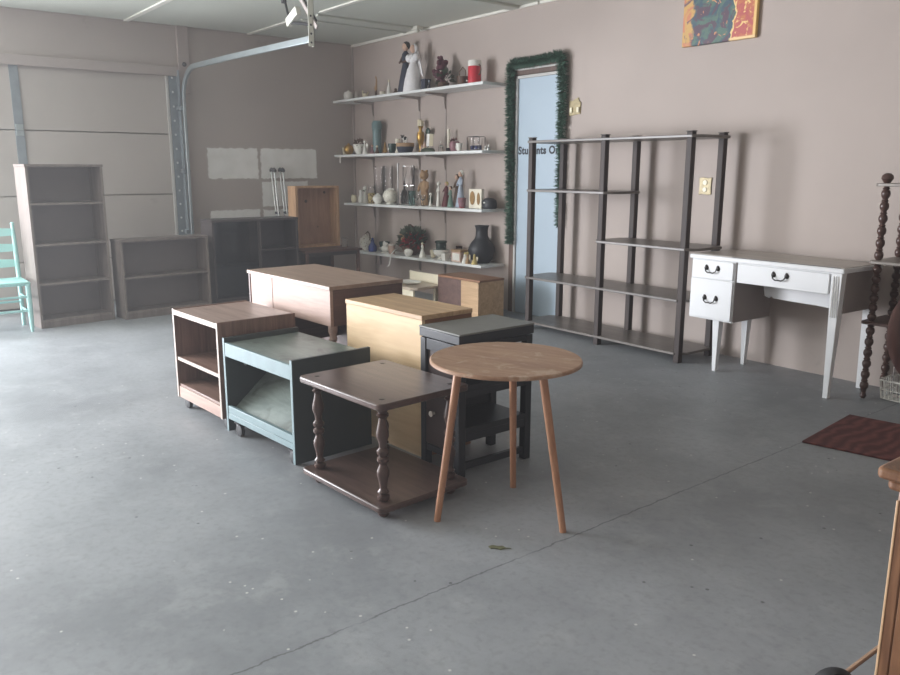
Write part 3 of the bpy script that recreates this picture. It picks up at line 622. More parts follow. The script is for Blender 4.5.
orn(3, 'dark_bottle', 'small dark brown bottle behind a clear tumbler', 'bottle', 1.085, -.06, [('body', 'hair', L(BOTTLE, .055, .2)), ('cap', 'wine_glass', L(CYL, .022, .024, .199))])
orn(3, 'tumbler', 'plain clear tumbler between the pierced ball and aqua tumbler', 'glass', 1.19, -.2, [('body', 'glass', L(TUMBLER, .06, .11))])
orn(3, 'aqua_tumbler', 'pale aqua glass tumbler on third shelf', 'glass', 1.397, -.18, [('body', 'aqua', L(TUMBLER, .075, .133)), ('rim', 'aqua', L([(1, 0), (1.02, .5), (1, 1)], .075, .004, .132))])
orn(3, 'bear_figurine', 'tan bear-shaped figurine standing on third shelf', 'figurine', 1.504, -.1, [
    ('body', 'tan', lambda m: m.ball((0, 0, .165), (.045, .036, .07)).tube((-.024, 0, 0), (-.022, 0, .12), .018, .022).tube((.024, 0, 0), (.022, 0, .12), .018, .022)),
    ('head', 'tan', lambda m: m.ball((0, -.004, .275), .042).ball((0, -.038, .265), (.018, .014, .014))),
    ('ears', 'ochre', lambda m: [m.ball((s*.034, 0, .312), .013, 8, 6) for s in (-1, 1)]),
    ('arm', 'tan', lambda m: m.path([(-.04, 0, .21), (-.066, -.01, .17), (-.05, -.035, .13)], [.015, .014, .011])), ('arm', 'tan', lambda m: m.path([(.04, 0, .21), (.066, -.01, .17), (.05, -.035, .13)], [.015, .014, .011]))])
GOB = [(.7, 0), (.7, .03), (.12, .08), (.1, .45), (.5, .55), (.95, .75), (1, 1), (.93, 1), (.85, .75), (.4, .6), (.05, .56)]
orn(3, 'goblet', 'clear stemmed goblet before the bear figurine', 'goblet', 1.53, -.22, [('body', 'glass', L(GOB, .058, .1))])
orn(3, 'goblet', 'clear stemmed goblet between bear figurine and green bird', 'goblet', 1.625, -.21, [('body', 'glass', L(GOB, .058, .1))])
orn(3, 'parrot_figurine', 'tiny white and green bird figurine on third shelf', 'figurine', 1.745, -.2, [('body', 'porcelain', lambda m: m.lathe(GOWN, (0, 0, 0), .02, .1).ball((0, -.002, .108), .014)), ('wings', 'leaf', lambda m: [m.ball((s*.017, 0, .06), (.006, .012, .04), 8, 6) for s in (-1, 1)])])
figure(3, 'white_figurine', 'very slim all-white robed figurine', 1.83, -.17, .215, .046, 'porcelain', 'porcelain', 'porcelain')
figure(3, 'maroon_figurine', 'figurine in a maroon coat with yellow hair', 1.93, -.15, .215, .09, 'maroon', 'yellowfig')
figure(3, 'brown_figurine', 'taller brown-coated figurine behind the maroon one', 1.985, -.065, .28, .075, 'brown', 'brown')
figure(3, 'green_figurine', 'figurine in a pale green dress on third shelf', 2.06, -.2, .178, .06, 'bluegreen', 'brown')
figure(3, 'blue_lady_figurine', 'tallest pale blue robed lady figurine', 2.125, -.13, .312, .092, 'paleblue', 'porcelain')
orn(3, 'red_cup', 'squat rose-red glass cup beside the plaque', 'cup', 2.235, -.2, [('body', 'plum', L(CUP, .074, .085)), ('foot', 'poinsettia', L(CYL, .05, .008))])
orn(3, 'plaque', 'square cream plaque with two ochre ovals', 'plaque', 2.405, -.17, [
    ('board', 'candle', lambda m: m.box(-.082, .082, -.012, .014, 0, .16)),
    ('oval', 'ochre', lambda m: m.lathe([(.9, 0), (1, .5), (.8, 1), (.1, 1)], (-.034, -.012, .085), .034, .006, 20, Matrix.Rotation(PI/2, 4, 'X') @ Matrix.Scale(1.7, 4, (0, 1, 0)))),
    ('oval', 'ochre', lambda m: m.lathe([(.9, 0), (1, .5), (.8, 1), (.1, 1)], (.046, -.012, .08), .02, .006, 20, Matrix.Rotation(PI/2, 4, 'X') @ Matrix.Scale(2.6, 4, (0, 1, 0))))])
orn(3, 'black_casket', 'low black lidded box at the door end of third shelf', 'box', 2.545, -.13, [('body', 'blackglaze', lambda m: m.lathe([(.9, 0), (1, .1), (1, .55), (.95, .6)], (0, 0, 0), .07, .09, 24, ell=.8)), ('lid', 'blackglaze', lambda m: m.lathe([(.98, .6), (.9, .8), (.5, .95), (.1, 1)], (0, 0, 0), .07, .09, 24, ell=.8)), ('clasp', 'silver', lambda m: m.ball((.0, -.057, .05), (.012, .006, .01), 8, 5))])
# --- shelf 4
orn(4, 'teapot', 'big round white floral teapot near the room corner', 'teapot', .46, -.15, [
    ('body', 'floral', L(POT, .15, .125, seg=24)), ('lid', 'floral', L([(1, 0), (.7, .5), (.2, .7), (.25, .9), (.05, 1)], .1, .045, .122)),
    ('handle', 'brown', lambda m: m.path([(-.03, 0, .125), (-.015, 0, .165), (.03, 0, .19), (.065, 0, .165), (.07, 0, .12), (.06, 0, .10)], .007, 7)), ('spout', 'floral', lambda m: m.path([(-.06, 0, .05), (-.09, 0, .08), (-.105, 0, .115)], [.016, .012, .009]))])
orn(4, 'cobalt_bottle', 'cobalt blue squat bottle on lowest shelf', 'bottle', .667, -.2, [('body', 'cobalt', L([(.9, 0), (1, .1), (.95, .45), (.45, .75), (.35, .9), (.5, 1), (.3, .98)], .088, .115)), ('stopper', 'cobalt', L(BALL, .026, .024, .113))])
orn(4, 'teal_bowl', 'dark teal bowl behind the white dove dish', 'bowl', .72, -.08, [('body', 'darkgreen', L(BOWL, .11, .095)), ('foot', 'darkgreen', L(CYL, .06, .008))])
def dove(m):
    m.ball((0, 0, .04), (.055, .034, .034)).ball((.036, -.004, .085), .019).path([(.02, 0, .05), (.034, 0, .08)], [.026, .018])
    m.rings([[(-.04, -.02, .035), (-.04, .02, .035), (-.045, 0, .05)], [(-.085, -.03, .04), (-.085, .03, .04), (-.085, 0, .05)]]).ball((-.01, .0, .085), (.03, .008, .03))
orn(4, 'dove_dish', 'white china dove with lifted wing on lowest shelf', 'figurine', .9, -.19, [('body', 'porcelain', dove), ('base', 'porcelain', L(CYL, .09, .01)), ('beak', 'tan', lambda m: m.lathe(CONE, (.052, -.004, .085), .005, .012, 8, Matrix.Rotation(PI/2, 4, 'Y')))])
orn(4, 'pink_cup', 'peach-pink straight cup beside the hanging white ribbon', 'cup', 1.045, -.2, [('body', 'pinkbox', L(TUMBLER, .072, .095)), ('band', 'porcelain', L([(1, 0), (1.03, .5), (1, 1)], .073, .012, .082))])
rb = tag(MB().rings([[(x-.012, y, z), (x+.012, y, z), (x+.012, y+.002, z+.001), (x-.012, y+.002, z+.001)] for x, y, z in ((0, -.01, .06), (.0, -.03, .05), (.005, -.07, .02), (0, -.092, 0), (-.006, -.094, -.06), (-.02, -.094, -.10), (-.04, -.096, -.125), (-.055, -.1, -.13))]).build('ribbon', 'paper', loc=(1.16, -.2, SZ[4](1.16)+.004)), 'white ribbon trailing over the front of lowest shelf', 'ribbon')
orn(4, 'christmas_arrangement', 'large dark arrangement of red poinsettias and foliage', 'flower arrangement', 1.3, -.125, [
    ('foliage', 'leaf', lambda m: (leaves(m, 150, -.01, .13, .19, .06, .13, .075), leaves(m, 50, .1, .16, .1, .05, .1, .07))),
    ('flowers', 'poinsettia', lambda m: (leaves(m, 60, .06, .11, .10, .075, .08, .07), leaves(m, 20, -.04, .10, .05, .075, .05, .06))),
    ('buds', 'maroon', lambda m: (blobs(m, 12, -.02, .24, .06, .04, .04, .014, .024), blobs(m, 10, -.13, .14, .04, .05, .04, .012, .02))),
    ('pine_cones', 'tan', lambda m: blobs(m, 12, -.08, .17, .06, .06, .05, .012, .024)), ('basket', 'brown', L(BOWL, .2, .09))])
orn(4, 'oval_dish', 'small white oval covered dish on lowest shelf', 'dish', 1.42, -.245, [('body', 'porcelain', lambda m: m.lathe(BOWL, (0, 0, 0), .055, .05, 22, ell=.7)), ('lid', 'porcelain', lambda m: m.lathe([(1, 0), (.9, .4), (.5, .9), (.1, 1)], (0, 0, .049), .055, .022, 22, ell=.7))])
orn(4, 'bell_lady', 'white china lady bell with long skirt', 'figurine', 1.615, -.21, [('skirt', 'porcelain', L(CONE, .072, .1)), ('torso', 'porcelain', lambda m: m.ball((0, 0, .1), (.014, .012, .02))), ('head', 'cream_china', lambda m: m.ball((0, 0, .128), .012))])
orn(4, 'cream_teacup', 'plain cream teacup behind the lady bell', 'cup', 1.715, -.15, [('body', 'cream_china', L(CUP, .056, .07)), ('handle', 'cream_china', handle(.024, .015, .055, .016, .004))])
orn(4, 'footed_bowl', 'white footed bowl under the green patterned jar', 'bowl', 1.885, -.18, [('body', 'porcelain', L([(.5, 0), (.5, .08), (.3, .14), (.35, .25), (.85, .5), (1, .85), (1, 1), (.92, .97), (.7, .6), (.1, .5)], .145, .088, seg=24)), ('foot', 'porcelain', L(CYL, .076, .006))])
orn(4, 'patterned_jar', 'dark green patterned jar sitting in the white bowl', 'jar', 1.885, -.18, [('body', 'greenpattern', L([(.75, 0), (.9, .2), (.85, .5), (.95, .8), (.9, 1)], .105, .085)), ('rim', 'darkgreen', L([(.9, 0), (1.08, .3), (1.08, .7), (.9, 1), (.6, .9)], .105, .024, .084))], dz=.064)
orn(4, 'amber_glass', 'dark amber tumbler behind the pink box', 'glass', 2.03, -.07, [('body', 'brownglass', L(TUMBLER, .06, .12)), ('base', 'wine_glass', L(CYL, .04, .008, .007))])
orn(4, 'white_cube_cup', 'small square white cup beside the pink box', 'cup', 2.03, -.235, [('body', 'porcelain', lambda m: m.hexa([(-.024, -.024, 0), (.024, -.024, 0), (.024, .024, 0), (-.024, .024, 0), (-.03, -.03, .062), (.03, -.03, .062), (.03, .03, .062), (-.03, .03, .062)])), ('rim', 'porcelain', lambda m: m.box(-.031, .031, -.031, .031, .0622, .066))])
orn(4, 'keepsake_box', 'pale pink keepsake box with tan side', 'box', 2.195, -.19, [('body', 'pinkbox', lambda m: m.box(-.062, .062, -.045, .045, 0, .085)), ('lid', 'tan', lambda m: m.box(-.065, .065, -.048, .048, .085, .104)), ('label_panel', 'porcelain', lambda m: m.box(-.05, .05, -.047, -.0452, .012, .074))])
for x, y, h_, w_, lb, col in ((2.33, -.235, .092, .066, 'small angel figurine in white, beside the pink box', 'porcelain'), (2.40, -.262, .1, .044, 'middle small angel figurine, brownish, before the black vase', 'tan'), (2.50, -.262, .085, .06, 'small yellow angel figurine before the black vase', 'yellowfig')):
    orn(4, 'small_angel', lb, 'figurine', x, y, [('robe', col, L(GOWN, w_, h_*.85)), ('head', 'yellowfig', lambda m, h_=h_: m.ball((0, 0, h_*.88), h_*.13, 10, 7)), ('wings', 'cream_china', lambda m, h_=h_, w_=w_: [m.ball((s*w_*.34, .012, h_*.55), (w_*.2, .005, h_*.24), 8, 6) for s in (-1, 1)])], group='small angels on the lowest shelf')
orn(4, 'black_vase', 'large matte black vase with wide neck', 'vase', 2.44, -.128, sc=1.0, parts=[('body', 'blackglaze', L([(.55, 0), (.62, .03), (.85, .14), (1, .32), (.97, .42), (.8, .54), (.56, .64), (.46, .72), (.44, .86)], .25, .345, seg=30)), ('neck', 'blackglaze', L([(.44, .86), (.48, .95), (.55, .985), (.55, 1), (.46, 1), (.38, .9)], .25, .345, seg=30))])

# ------------------------------------------------------------------ casters
def caster(par, x, y, r=.028):
    c = MB().box(x-.012, x+.012, y-.012, y+.012, r*1.7, r*2+.012).lathe([(.024, 0), (.024, .004)], (x, y, r*2+.008)).build('caster', 'caster', par)
    MB().lathe([(r*.6, -.012), (r, -.009), (r, .009), (r*.6, .012)], (x+.008, y, r), mtx=Matrix.Rotation(PI/2, 4, 'X') @ Matrix.Identity(4), seg=18).build('wheel', 'rubber', c)

# walnut cart
t = thing('walnut_cart', 'low walnut laminate cart on casters with an open middle shelf', 'cart', (3.887, -3.474, 0), 3.3)
W_, D_, H_ = .544, .424, .547
B('side_panel', 'walnut_y', t, 0, .016, 0, D_, .064, H_); B('side_panel', 'walnut_y', t, W_-.016, W_, 0, D_, .064, H_)
B('top', 'walnut_top', t, .0162, W_-.0162, .002, D_, H_-.03, H_-.004)
B('shelf', 'walnut', t, .0162, W_-.0162, .006, D_-.012, .27, .288); B('bottom_shelf', 'walnut', t, .0162, W_-.0162, .006, D_-.012, .125, .14)
B('kick_panel', 'veneer', t, .0162, W_-.0162, .002, .018, .064, .1248)
B('back_panel', 'walnut_y', t, .0162, W_-.0162, D_-.0118, D_-.004, .064, H_-.0302)
m = MB()
for x in (.0, W_-.016): m.box(x, x+.016, -.0022, -.0002, .064, H_)
m.box(.0165, W_-.0165, -.0022, .0018, H_-.03, H_-.004).box(.0165, W_-.0165, .0035, .0058, .27, .288)
m.build('edge_band', 'edge', t)
for x in (.035, W_-.035):
    for y in (.04, D_-.04): caster(t, x, y, .028)

# green cart
t = thing('green_cart', 'dark green cart with dusty sage top and tilted lower shelf', 'cart', (4.470, -3.436, 0), 4.4)
W_, D_, H_ = .632, .407, .482
for x in (0, W_-.018): B('side_panel', 'green', t, x, x+.018, 0, D_, .018, H_)
m = MB()
for x in (0, W_-.018): m.box(x+.001, x+.017, -.0022, -.0002, .018, H_)
m.build('edge_band', 'green_edge', t)
B('top', 'sage', t, .0182, W_-.0182, .016, D_, H_-.042, H_-.024)
B('apron', 'green_edge', t, .0182, W_-.0182, -.001, .0158, H_-.088, H_-.022)
B('rail', 'green_edge', t, .0182, W_-.0182, -.0, .018, .112, .148); B('lower_rail', 'green_edge', t, .0182, W_-.0182, -.001, .012, .082, .1115)
m = MB(); m.hexa([(.0182, .024, .105), (W_-.0182, .024, .105), (W_-.0182, D_-.06, .37), (.0182, D_-.06, .37), (.0182, .02, .118), (W_-.0182, .02, .118), (W_-.0182, D_-.064, .383), (.0182, D_-.064, .383)])
m.build('tilted_shelf', 'sage', t, .001)
MB().tube((.0182, .1, .34), (.026, .1, .34), .006).build('peg', 'silver', t)
for x in (.065, W_-.065):
    for y in (.03, D_-.045): caster(t, x, y, .03)

# turned post profile
POST = [(.55, 0), (.9, .015), (1, .03), (1, .06), (.6, .075), (.95, .1), (.62, .125), (.55, .15), (.75, .22), (1, .29), (.95, .33), (.6, .38), (.58, .40), (.95, .43), (.95, .46), (.6, .48), (.95, .51), (.95, .54), (.58, .57), (.62, .62), (1, .69), (.98, .74), (.62, .84), (.55, .88), (.95, .91), (.62, .93), (.9, .96), (1, .98), (1, 1)]
t = thing('end_table', 'dark two-tier end table with four turned posts', 'table', (5.232, -3.43, 0), 3.8)
W_, D_, H_ = .557, .439, .453
def rounded(x0, x1, y0, y1, r, n=5):
    o = []
    for cx, cy, a0 in ((x1-r, y1-r, 0), (x0+r, y1-r, 90), (x0+r, y0+r, 180), (x1-r, y0+r, 270)):
        for k in range(n+1): a = math.radians(a0+90*k/n); o.append((cx+r*math.cos(a), cy+r*math.sin(a)))
    return o
MB().prism(rounded(0, W_, 0, D_, .025), H_-.026, H_).build('top', 'darkwood', t, .006)
MB().prism(rounded(0, W_, 0, D_, .025), .036, .06).build('lower_shelf', 'darkwood', t, .005)
for x in (.06, W_-.06):
    for y in (.055, D_-.055):
        p = MB().lathe(POST, (x, y, .0602), .024, H_-.026-.0604, 18).build('post', 'darkturn', t)
        MB().lathe([(.95, 0), (1, .3), (.7, 1)], (x, y, H_+.0001), .011, .0015, 12).build('dowel_plug', 'plug', p)
        MB().lathe([(.7, 0), (1, .25), (1, .6), (.7, .8), (.8, 1)], (x, y, 0), .022, .0358, 16).build('foot', 'darkturn', t)

# pale oak cabinet
t = thing('oak_cabinet', 'tall pale yellow oak cabinet standing behind the end table', 'cabinet', (4.732, -2.905, 0), 3.2)
W_, D_, H_ = .59, .292, .651
B('top', 'oaktop', t, -.004, W_+.004, -.004, D_+.002, H_-.022, H_, .003)
B('front_panel', 'oakyellow', t, 0, W_, 0, .016, 0, H_-.0222, .001)
B('side_panel', 'oakside', t, 0, .018, .0162, D_, 0, H_-.0222); B('side_panel', 'oakside', t, W_-.018, W_, .0162, D_, 0, H_-.0222)
B('back_panel', 'oakside', t, .0182, W_-.0182, D_-.01, D_, 0, H_-.0222)
# black cabinet
t = thing('black_side_cabinet', 'narrow black cabinet with grey stone top and a white knob', 'cabinet', (5.357, -2.908, 0), 1.2)
W_, D_, H_ = .264, .415, .62
MB().prism([(-.004, -.004), (W_+.006, -.004), (W_+.006, D_+.004), (-.004, D_+.004)], H_-.008, H_).build('top', 'slate', t, .002)
B('top_rim', 'black', t, -.003, W_+.004, -.003, D_+.003, H_-.046, H_-.0082, .003)
ps = .036
for x in (0, W_-ps):
    for y in (0, D_-ps): B('leg', 'black', t, x, x+ps, y, y+ps, 0, H_-.0502, .003)
for z0, z1 in ((H_-.10, H_-.0502), (.36, .40), (.07, .10)): B('front_rail', 'black', t, ps, W_-ps, .004, .03, z0, z1)
B('upper_panel', 'blackwine', t, ps, W_-ps, .014, .022, .4002, H_-.1002, .001)
d = B('door', 'blackwine', t, ps+.002, W_-ps-.002, .0, .02, .103, .357, .004)
MB().lathe([(.45, 0), (.4, .3), (.9, .6), (1, .8), (.5, 1)], (W_-ps-.13, -.0003, .25), .013, .026, 16, Matrix.Rotation(PI/2, 4, 'X')).build('knob', 'porcelain', d)
B('back_panel', 'black', t, .003, ps*.6, ps, D_-ps, .07, H_-.0502, .001)
B('middle_shelf', 'black', t, .0225, W_-.002, ps*.9, D_-ps*.9, .375, .40); B('middle_rail', 'black', t, W_-.02, W_-.003, ps, D_-ps, .345, .3748)
B('lower_shelf', 'black', t, .0225, W_-.002, ps*.9, D_-ps*.9, .19, .215); B('lower_rail', 'black', t, W_-.02, W_-.003, ps, D_-ps, .155, .1898)
B('stretcher', 'black', t, W_-.028, W_-.008, ps, D_-ps, .03, .06); B('top_rail', 'black', t, W_-.025, W_-.003, ps, D_-ps, H_-.075, H_-.0502)
# sewing desk
t = thing('sewing_desk', 'brown veneer sewing desk with turned legs behind the carts', 'desk', (3.728, -2.97, 0), 2.6)
W_, D_, H_ = .889, .45, .70
B('top', 'veneertop', t, -.006, W_+.006, -.006, D_, H_-.02, H_, .002)
B('panel_door', 'veneer', t, .03, .285, 0, .018, .30, H_-.0202, .002)
B('front_apron', 'veneer', t, .289, W_, 0, .018, H_-.205, H_-.0202, .002)
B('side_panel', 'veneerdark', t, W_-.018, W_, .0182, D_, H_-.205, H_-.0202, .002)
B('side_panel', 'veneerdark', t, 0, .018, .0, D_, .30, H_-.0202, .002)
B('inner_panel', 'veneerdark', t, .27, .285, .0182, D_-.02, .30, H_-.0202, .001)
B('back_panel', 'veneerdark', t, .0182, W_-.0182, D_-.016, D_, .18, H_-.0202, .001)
LEG = [(.7, 0), (.8, .03), (.55, .06), (.6, .3), (.85, .6), (.6, .64), (.95, .67), (.6, .70), (.95, .73), (.6, .76), (.95, .79), (.6, .82), (.95, .86), (.7, .9), (1, .94), (1, 1)]
for x in (.025, W_-.03):
    for y in (.03, D_-.05): MB().lathe(LEG, (x, y, 0), .024, H_-.205 if x > .1 else .2998, 16).build('leg', 'darkturn' if x < .1 or y > .1 else 'veneer', t)

# round table
t = thing('round_table', 'small round three-legged wooden table with a worn top', 'table', (5.972, -2.965, 0), 20)
m = MB().use('roundtop').lathe([(.97, -.008), (1, -.005), (1, .004), (.985, .008), (.01, .008)], (0, 0, .592), .277, 1, 64)
m.build('top', None, t)
Rz = Matrix.Rotation(math.radians(-20), 3, 'Z')
for fx, fy, k in ((-.088, -.247, .18), (.259, .057, .158), (-.156, .191, .176)):
    b = Vector((fx, fy, 0)); a = b.normalized()*k; a.z = .5838
    MB().tube(Rz @ b, Rz @ a, .0125, .0155, 14).build('leg', 'legwood', t)

# small cabinet by the wall
t = thing('small_wood_cabinet', 'low brown cabinet under the lowest shelf beside the door', 'cabinet', (2.447, -.63, 0), 2.2)
W_, D_, H_ = .548, .281, .357
B('top', 'oakside', t, -.004, W_+.004, -.004, D_, H_-.018, H_)
B('side_panel', 'oaktop', t, W_-.016, W_, 0, D_, 0, H_-.0182); B('side_panel', 'oakside', t, 0, .016, 0, D_, 0, H_-.0182)
B('back_panel', 'oakside', t, .0162, W_-.0162, D_-.01, D_, 0, H_-.0182)
B('door', 'oaktop', t, .325, W_-.0002, -.016, -.001, .004, H_-.0185, .002); B('door', 'veneerdark', t, .0, .322, -.010, -.001, .004, H_-.0185, .002)
# cream washstand
t = thing('cream_washstand', 'cream painted stand with a raised back under the shelves', 'washstand', (1.90, -.90, 0), 1)
MB().prism([(0, .05), (.05, 0), (.47, 0), (.52, .05), (.52, .34), (0, .34)], .225, .25).build('top', 'marble', t, .004)
B('backboard', 'cream', t, .02, .52, .322, .338, .2502, .335, .004)
B('apron', 'cream', t, .04, .48, .03, .05, .15, .2248, .002)
MB().lathe([(.2, 0), (.9, .6), (1, 1), (.92, 1), (.8, .5), (.1, .15)], (.24, .15, .2503), .145, .018, 28, ell=.72).build('basin', 'porcelain', t)
for x in (.05, .47):
    for y in (.06, .29): B('leg', 'cream', t, x-.018, x+.018, y-.018, y+.018, 0, .2248 if y > .1 else .1498, .002)

# ------------------------------------------------------------------ bookcases along the garage door
def bookcase(name, label, loc, deg, W_, D_, H_, shelves, tk=.02, base=.05, back='casein', side='case', edge='caseedge'):
    t = thing(name, label, 'bookcase', loc, deg)           # local: x = width, front at y=0, depth to +y
    B('side_panel', side, t, 0, tk, .003, D_, 0, H_-.0002); B('side_panel', side, t, W_-tk, W_, .003, D_, 0, H_-.0002)
    B('top', side, t, -.004, W_+.004, -.003, D_, H_, H_+tk)
    B('back_panel', back, t, tk, W_-tk, D_-.008, D_, .0, H_-.0002, 0)
    for z in shelves:
        s = B('shelf', side, t, tk+.0002, W_-tk-.0002, .008, D_-.0085, z, z+tk*.9); 
    B('plinth', side, t, tk+.0002, W_-tk-.0002, .003, .02, 0, base)
    m = MB()
    for x in (0, W_-tk): m.box(x+.001, x+tk-.001, .0, .0028, 0, H_-.0005)
    for z in shelves: m.box(tk+.001, W_-tk-.001, .004, .0078, z+.001, z+tk*.9-.001)
    m.build('edge_strip', edge, t)
    return t
bookcase('tall_bookcase', 'tall grey-brown open bookcase beside the turquoise chair', (1.067, -3.612, 0), 98, .60, .25, 1.285, (.05, .345, .66, .985))
bookcase('low_bookcase', 'low two-shelf brown bookcase below the garage door track', (1.072, -2.953, 0), 95, .79, .22, .66, (.05, .345))
t = bookcase('dark_bookcase', 'dark brown bookcase with a glass sliding pane under the white wall patches', (.945, -2.10, 0), 90, .87, .28, .79, (.05,), side='darkcase', back='darkcase_in', edge='darkcase')
B('divider', 'darkcase', t, .47, .487, .012, .27, .0682, .789); B('shelf', 'darkcase', t, .4872, .849, .012, .27, .50, .518); B('shelf', 'darkcase', t, .0202, .4698, .06, .27, .36, .376)
p = MB().box(.022, .468, .020, .025, .07, .786).build('glass_pane', 'pane', t)
MB().box(.022, .468, .018, .0275, .0682, .078).box(.452, .468, .016, .0285, .0682, .788).build('pane_frame', 'darkcase', p)

# dark small table, pine box, tumbler
t = thing('dark_low_table', 'small dark table under the upright pine box', 'table', (.96, -1.17, 0), 90)
W_, D_, H_ = .66, .62, .47
B('top', 'veneerdark', t, 0, W_, 0, D_, H_-.022, H_, .003)
for x in (.02, W_-.05):
    for y in (.02, D_-.05): B('leg', 'veneerdark', t, x, x+.03, y, y+.03, 0, H_-.0222)
B('apron', 'darkcase', t, .05, W_-.05, .025, .04, H_-.06, H_-.0222); B('back_panel', 'darkcase', t, .05, W_-.05, D_-.03, D_-.02, .05, H_-.0222)
t = thing('pine_box', 'open knotty pine box standing on end on the dark table', 'box', (.62, -1.085, .4702), 90)
W_, D_, H_ = .51, .17, .63
B('side_board', 'pine', t, 0, .03, 0, D_, 0, H_); B('side_board', 'pine', t, W_-.03, W_, 0, D_, 0, H_)
B('end_board', 'pine', t, .0302, W_-.0302, 0, D_, 0, .022); B('end_board', 'pine', t, .0302, W_-.0302, 0, D_, H_-.022, H_)
b = B('bottom_board', 'pinein', t, .0302, W_-.0302, D_-.014, D_, .0222, H_-.0222, .001)
m = MB()
for x, z, r in ((.2, .47, .018), (.08, .53, .012), (.42, .56, .014), (.33, .2, .01)): m.lathe([(1, 0), (.9, 1), (.1, 1)], (x, D_-.0142, z), r, .001, 12, Matrix.Rotation(PI/2, 4, 'X'))
m.build('knots', 'brown', b)
o = thing('table_tumbler', 'clear tumbler on the small dark table beside the pine box', 'glass', (.75, -.60, .4704))
MB().lathe(TUMBLER, (0, 0, 0), .035, .09).build('body', 'glass', o); MB().lathe([(1, 0), (1.02, .5), (1, 1)], (0, 0, .0895), .035, .004).build('rim', 'glass', o)

# crutches
def crutch(y, label, flip):
    t = thing('crutch', label, 'crutch', (.34, y, 0), 0, 'pair of aluminium crutches')
    top = Vector((-.28, .045, 1.27)); d = top.normalized(); side = Vector((.93, -.1, 0)).normalized()
    at = lambda k, s: d*top.length*k + side*s
    for s in (-1, 1): MB().path([at(.32, s*.014), at(.45, s*.03), at(.6, s*.038), at(.98, s*.046)], .009, 10).build('tube', 'alu', t)
    MB().tube(at(.02, 0), at(.45, 0), .011, .011, 12).build('lower_tube', 'alu', t)
    MB().tube(at(0, 0)+Vector((0, 0, .002)), at(.035, 0), .019, .015, 12).build('foot_tip', 'rubber', t)
    MB().path([at(.985, -.07), at(1.0, -.04), at(.99, 0), at(1.0, .04), at(.985, .07)], .017, 10).build('arm_pad', 'grip' if flip else 'caster', t)
    MB().tube(at(.64, -.036), at(.64, .036), .015, .016, 12).build('hand_grip', 'grip', t)
crutch(-1.10, 'aluminium crutch with lighter pad leaning farther from the pine box', False)
crutch(-1.0, 'aluminium crutch with dark pad leaning next to the pine box', True)

# turquoise chair (faces +x)
t = thing('ladder_back_chair', 'turquoise painted ladder-back chair beside the tall bookcase', 'chair', (1.134, -3.69, 0), 0)
cw, cdp = .44, .37
for y in (0, -cw):
    MB().lathe([(.55, 0), (.8, .1), (1, .4), (1, .9), (.85, .97), (.4, 1)], (0, y, 0), .0195, .405, 12).build('front_leg', 'turq', t)
    MB().path([(-.345, y-.0, 0), (-.345, y, .40), (-.37, y, .66), (-.39, y, .825)], [.015, .018, .017, .013], 10).ball((-.391, y, .83), .016, 10, 7).build('rear_post', 'turq', t)
    for z in (.15, .26): MB().tube((0, y, z), (-.345, y, z), .009).build('side_rung', 'turq', t)
for z in (.17, .28): MB().tube((0, 0, z), (0, -cw, z), .0095).build('front_rung', 'turq', t)
MB().tube((-.345, 0, .2), (-.345, -cw, .2), .009).build('rear_rung', 'turq', t)
for z, x in ((.765, -.385), (.64, -.372), (.515, -.36)):
    rs = []
    for k in range(9):
        f = k/8; b_ = -.02*math.sin(PI*f); hh = .028+.008*math.sin(PI*f)
        rs.append([(x+b_-.006, -cw*f, z-hh), (x+b_+.006, -cw*f, z-hh), (x+b_+.003, -cw*f, z+hh), (x+b_-.009, -cw*f, z+hh)])
    MB().rings(rs).build('back_slat', 'turq', t)
MB().prism([(.018, .02), (-.35, .018), (-.35, -cw-.018), (.018, -cw-.02)], .37, .40).build('seat', 'rush', t, .01)

# ------------------------------------------------------------------ etagere (open post shelving)
t = thing('open_shelving', 'tall dark open shelving unit with six posts before the door', 'shelving unit', (3.435, -.455, 0), 0)
PX = (0, .742, 1.46); PY = (0, .345)
for x in PX:
    for y in PY:
        MB().box(x-.022, x+.022, y-.022, y+.022, .0, 1.508).build('post', 'etag', t, .004)
        MB().box(x-.026, x+.026, y-.026, y+.026, 1.5082, 1.515).build('post_cap', 'etagshelf', t, .003)
def shelf(x0, x1, z, cut=.06):
    f = -.03; b = .358
    MB().prism([(x0+cut, f), (x1-cut, f), (x1, f+cut*1.2), (x1, b-cut), (x1-cut, b), (x0+cut, b), (x0, b-cut), (x0, f+cut*1.2)], z-.018, z).build('shelf', 'etagshelf', t, .003)
for x0, x1, z in ((-.085, 1.545, 1.49), (-.085, .83, 1.118), (.655, 1.54, .77), (-.085, 1.505, .43), (-.07, 1.505, .07)): shelf(x0, x1, z)

# ------------------------------------------------------------------ white desk
t = thing('white_desk', 'white painted desk with three drawers and dark bail pulls', 'desk', (4.972, -.487, 0), -1.6)
W_, D_, H_ = 1.012, .425, .745
MB().prism(rounded(-.005, W_, -.01, D_, .012), H_-.028, H_-.002).build('top_edge', 'white', t, .004)
B('top', 'desktop', t, .012, W_-.012, .012, D_-.004, H_-.0018, H_+.002, .001)
B('top_inlay', 'darkmetal', t, .3, W_-.03, .006, .0118, H_-.0018, H_+.0008, 0)
ped = B('pedestal', 'white', t, .012, .33, .004, D_-.02, .335, H_-.0282, .003)
B('pedestal_side', 'whiteshade', t, .3302, .334, .006, D_-.022, .34, H_-.03, 0)
B('drawer_face', 'white', t, .022, .322, -.008, .0038, .60, H_-.034, .003); B('drawer_face', 'white', t, .018, .324, -.008, .0038, .345, .594, .003)
B('drawer_face', 'white', t, .35, .93, -.006, .0098, .595, H_-.036, .003)
B('centre_drawer', 'white', t, .34, .935, .01, D_-.03, .60, H_-.0282, .002)
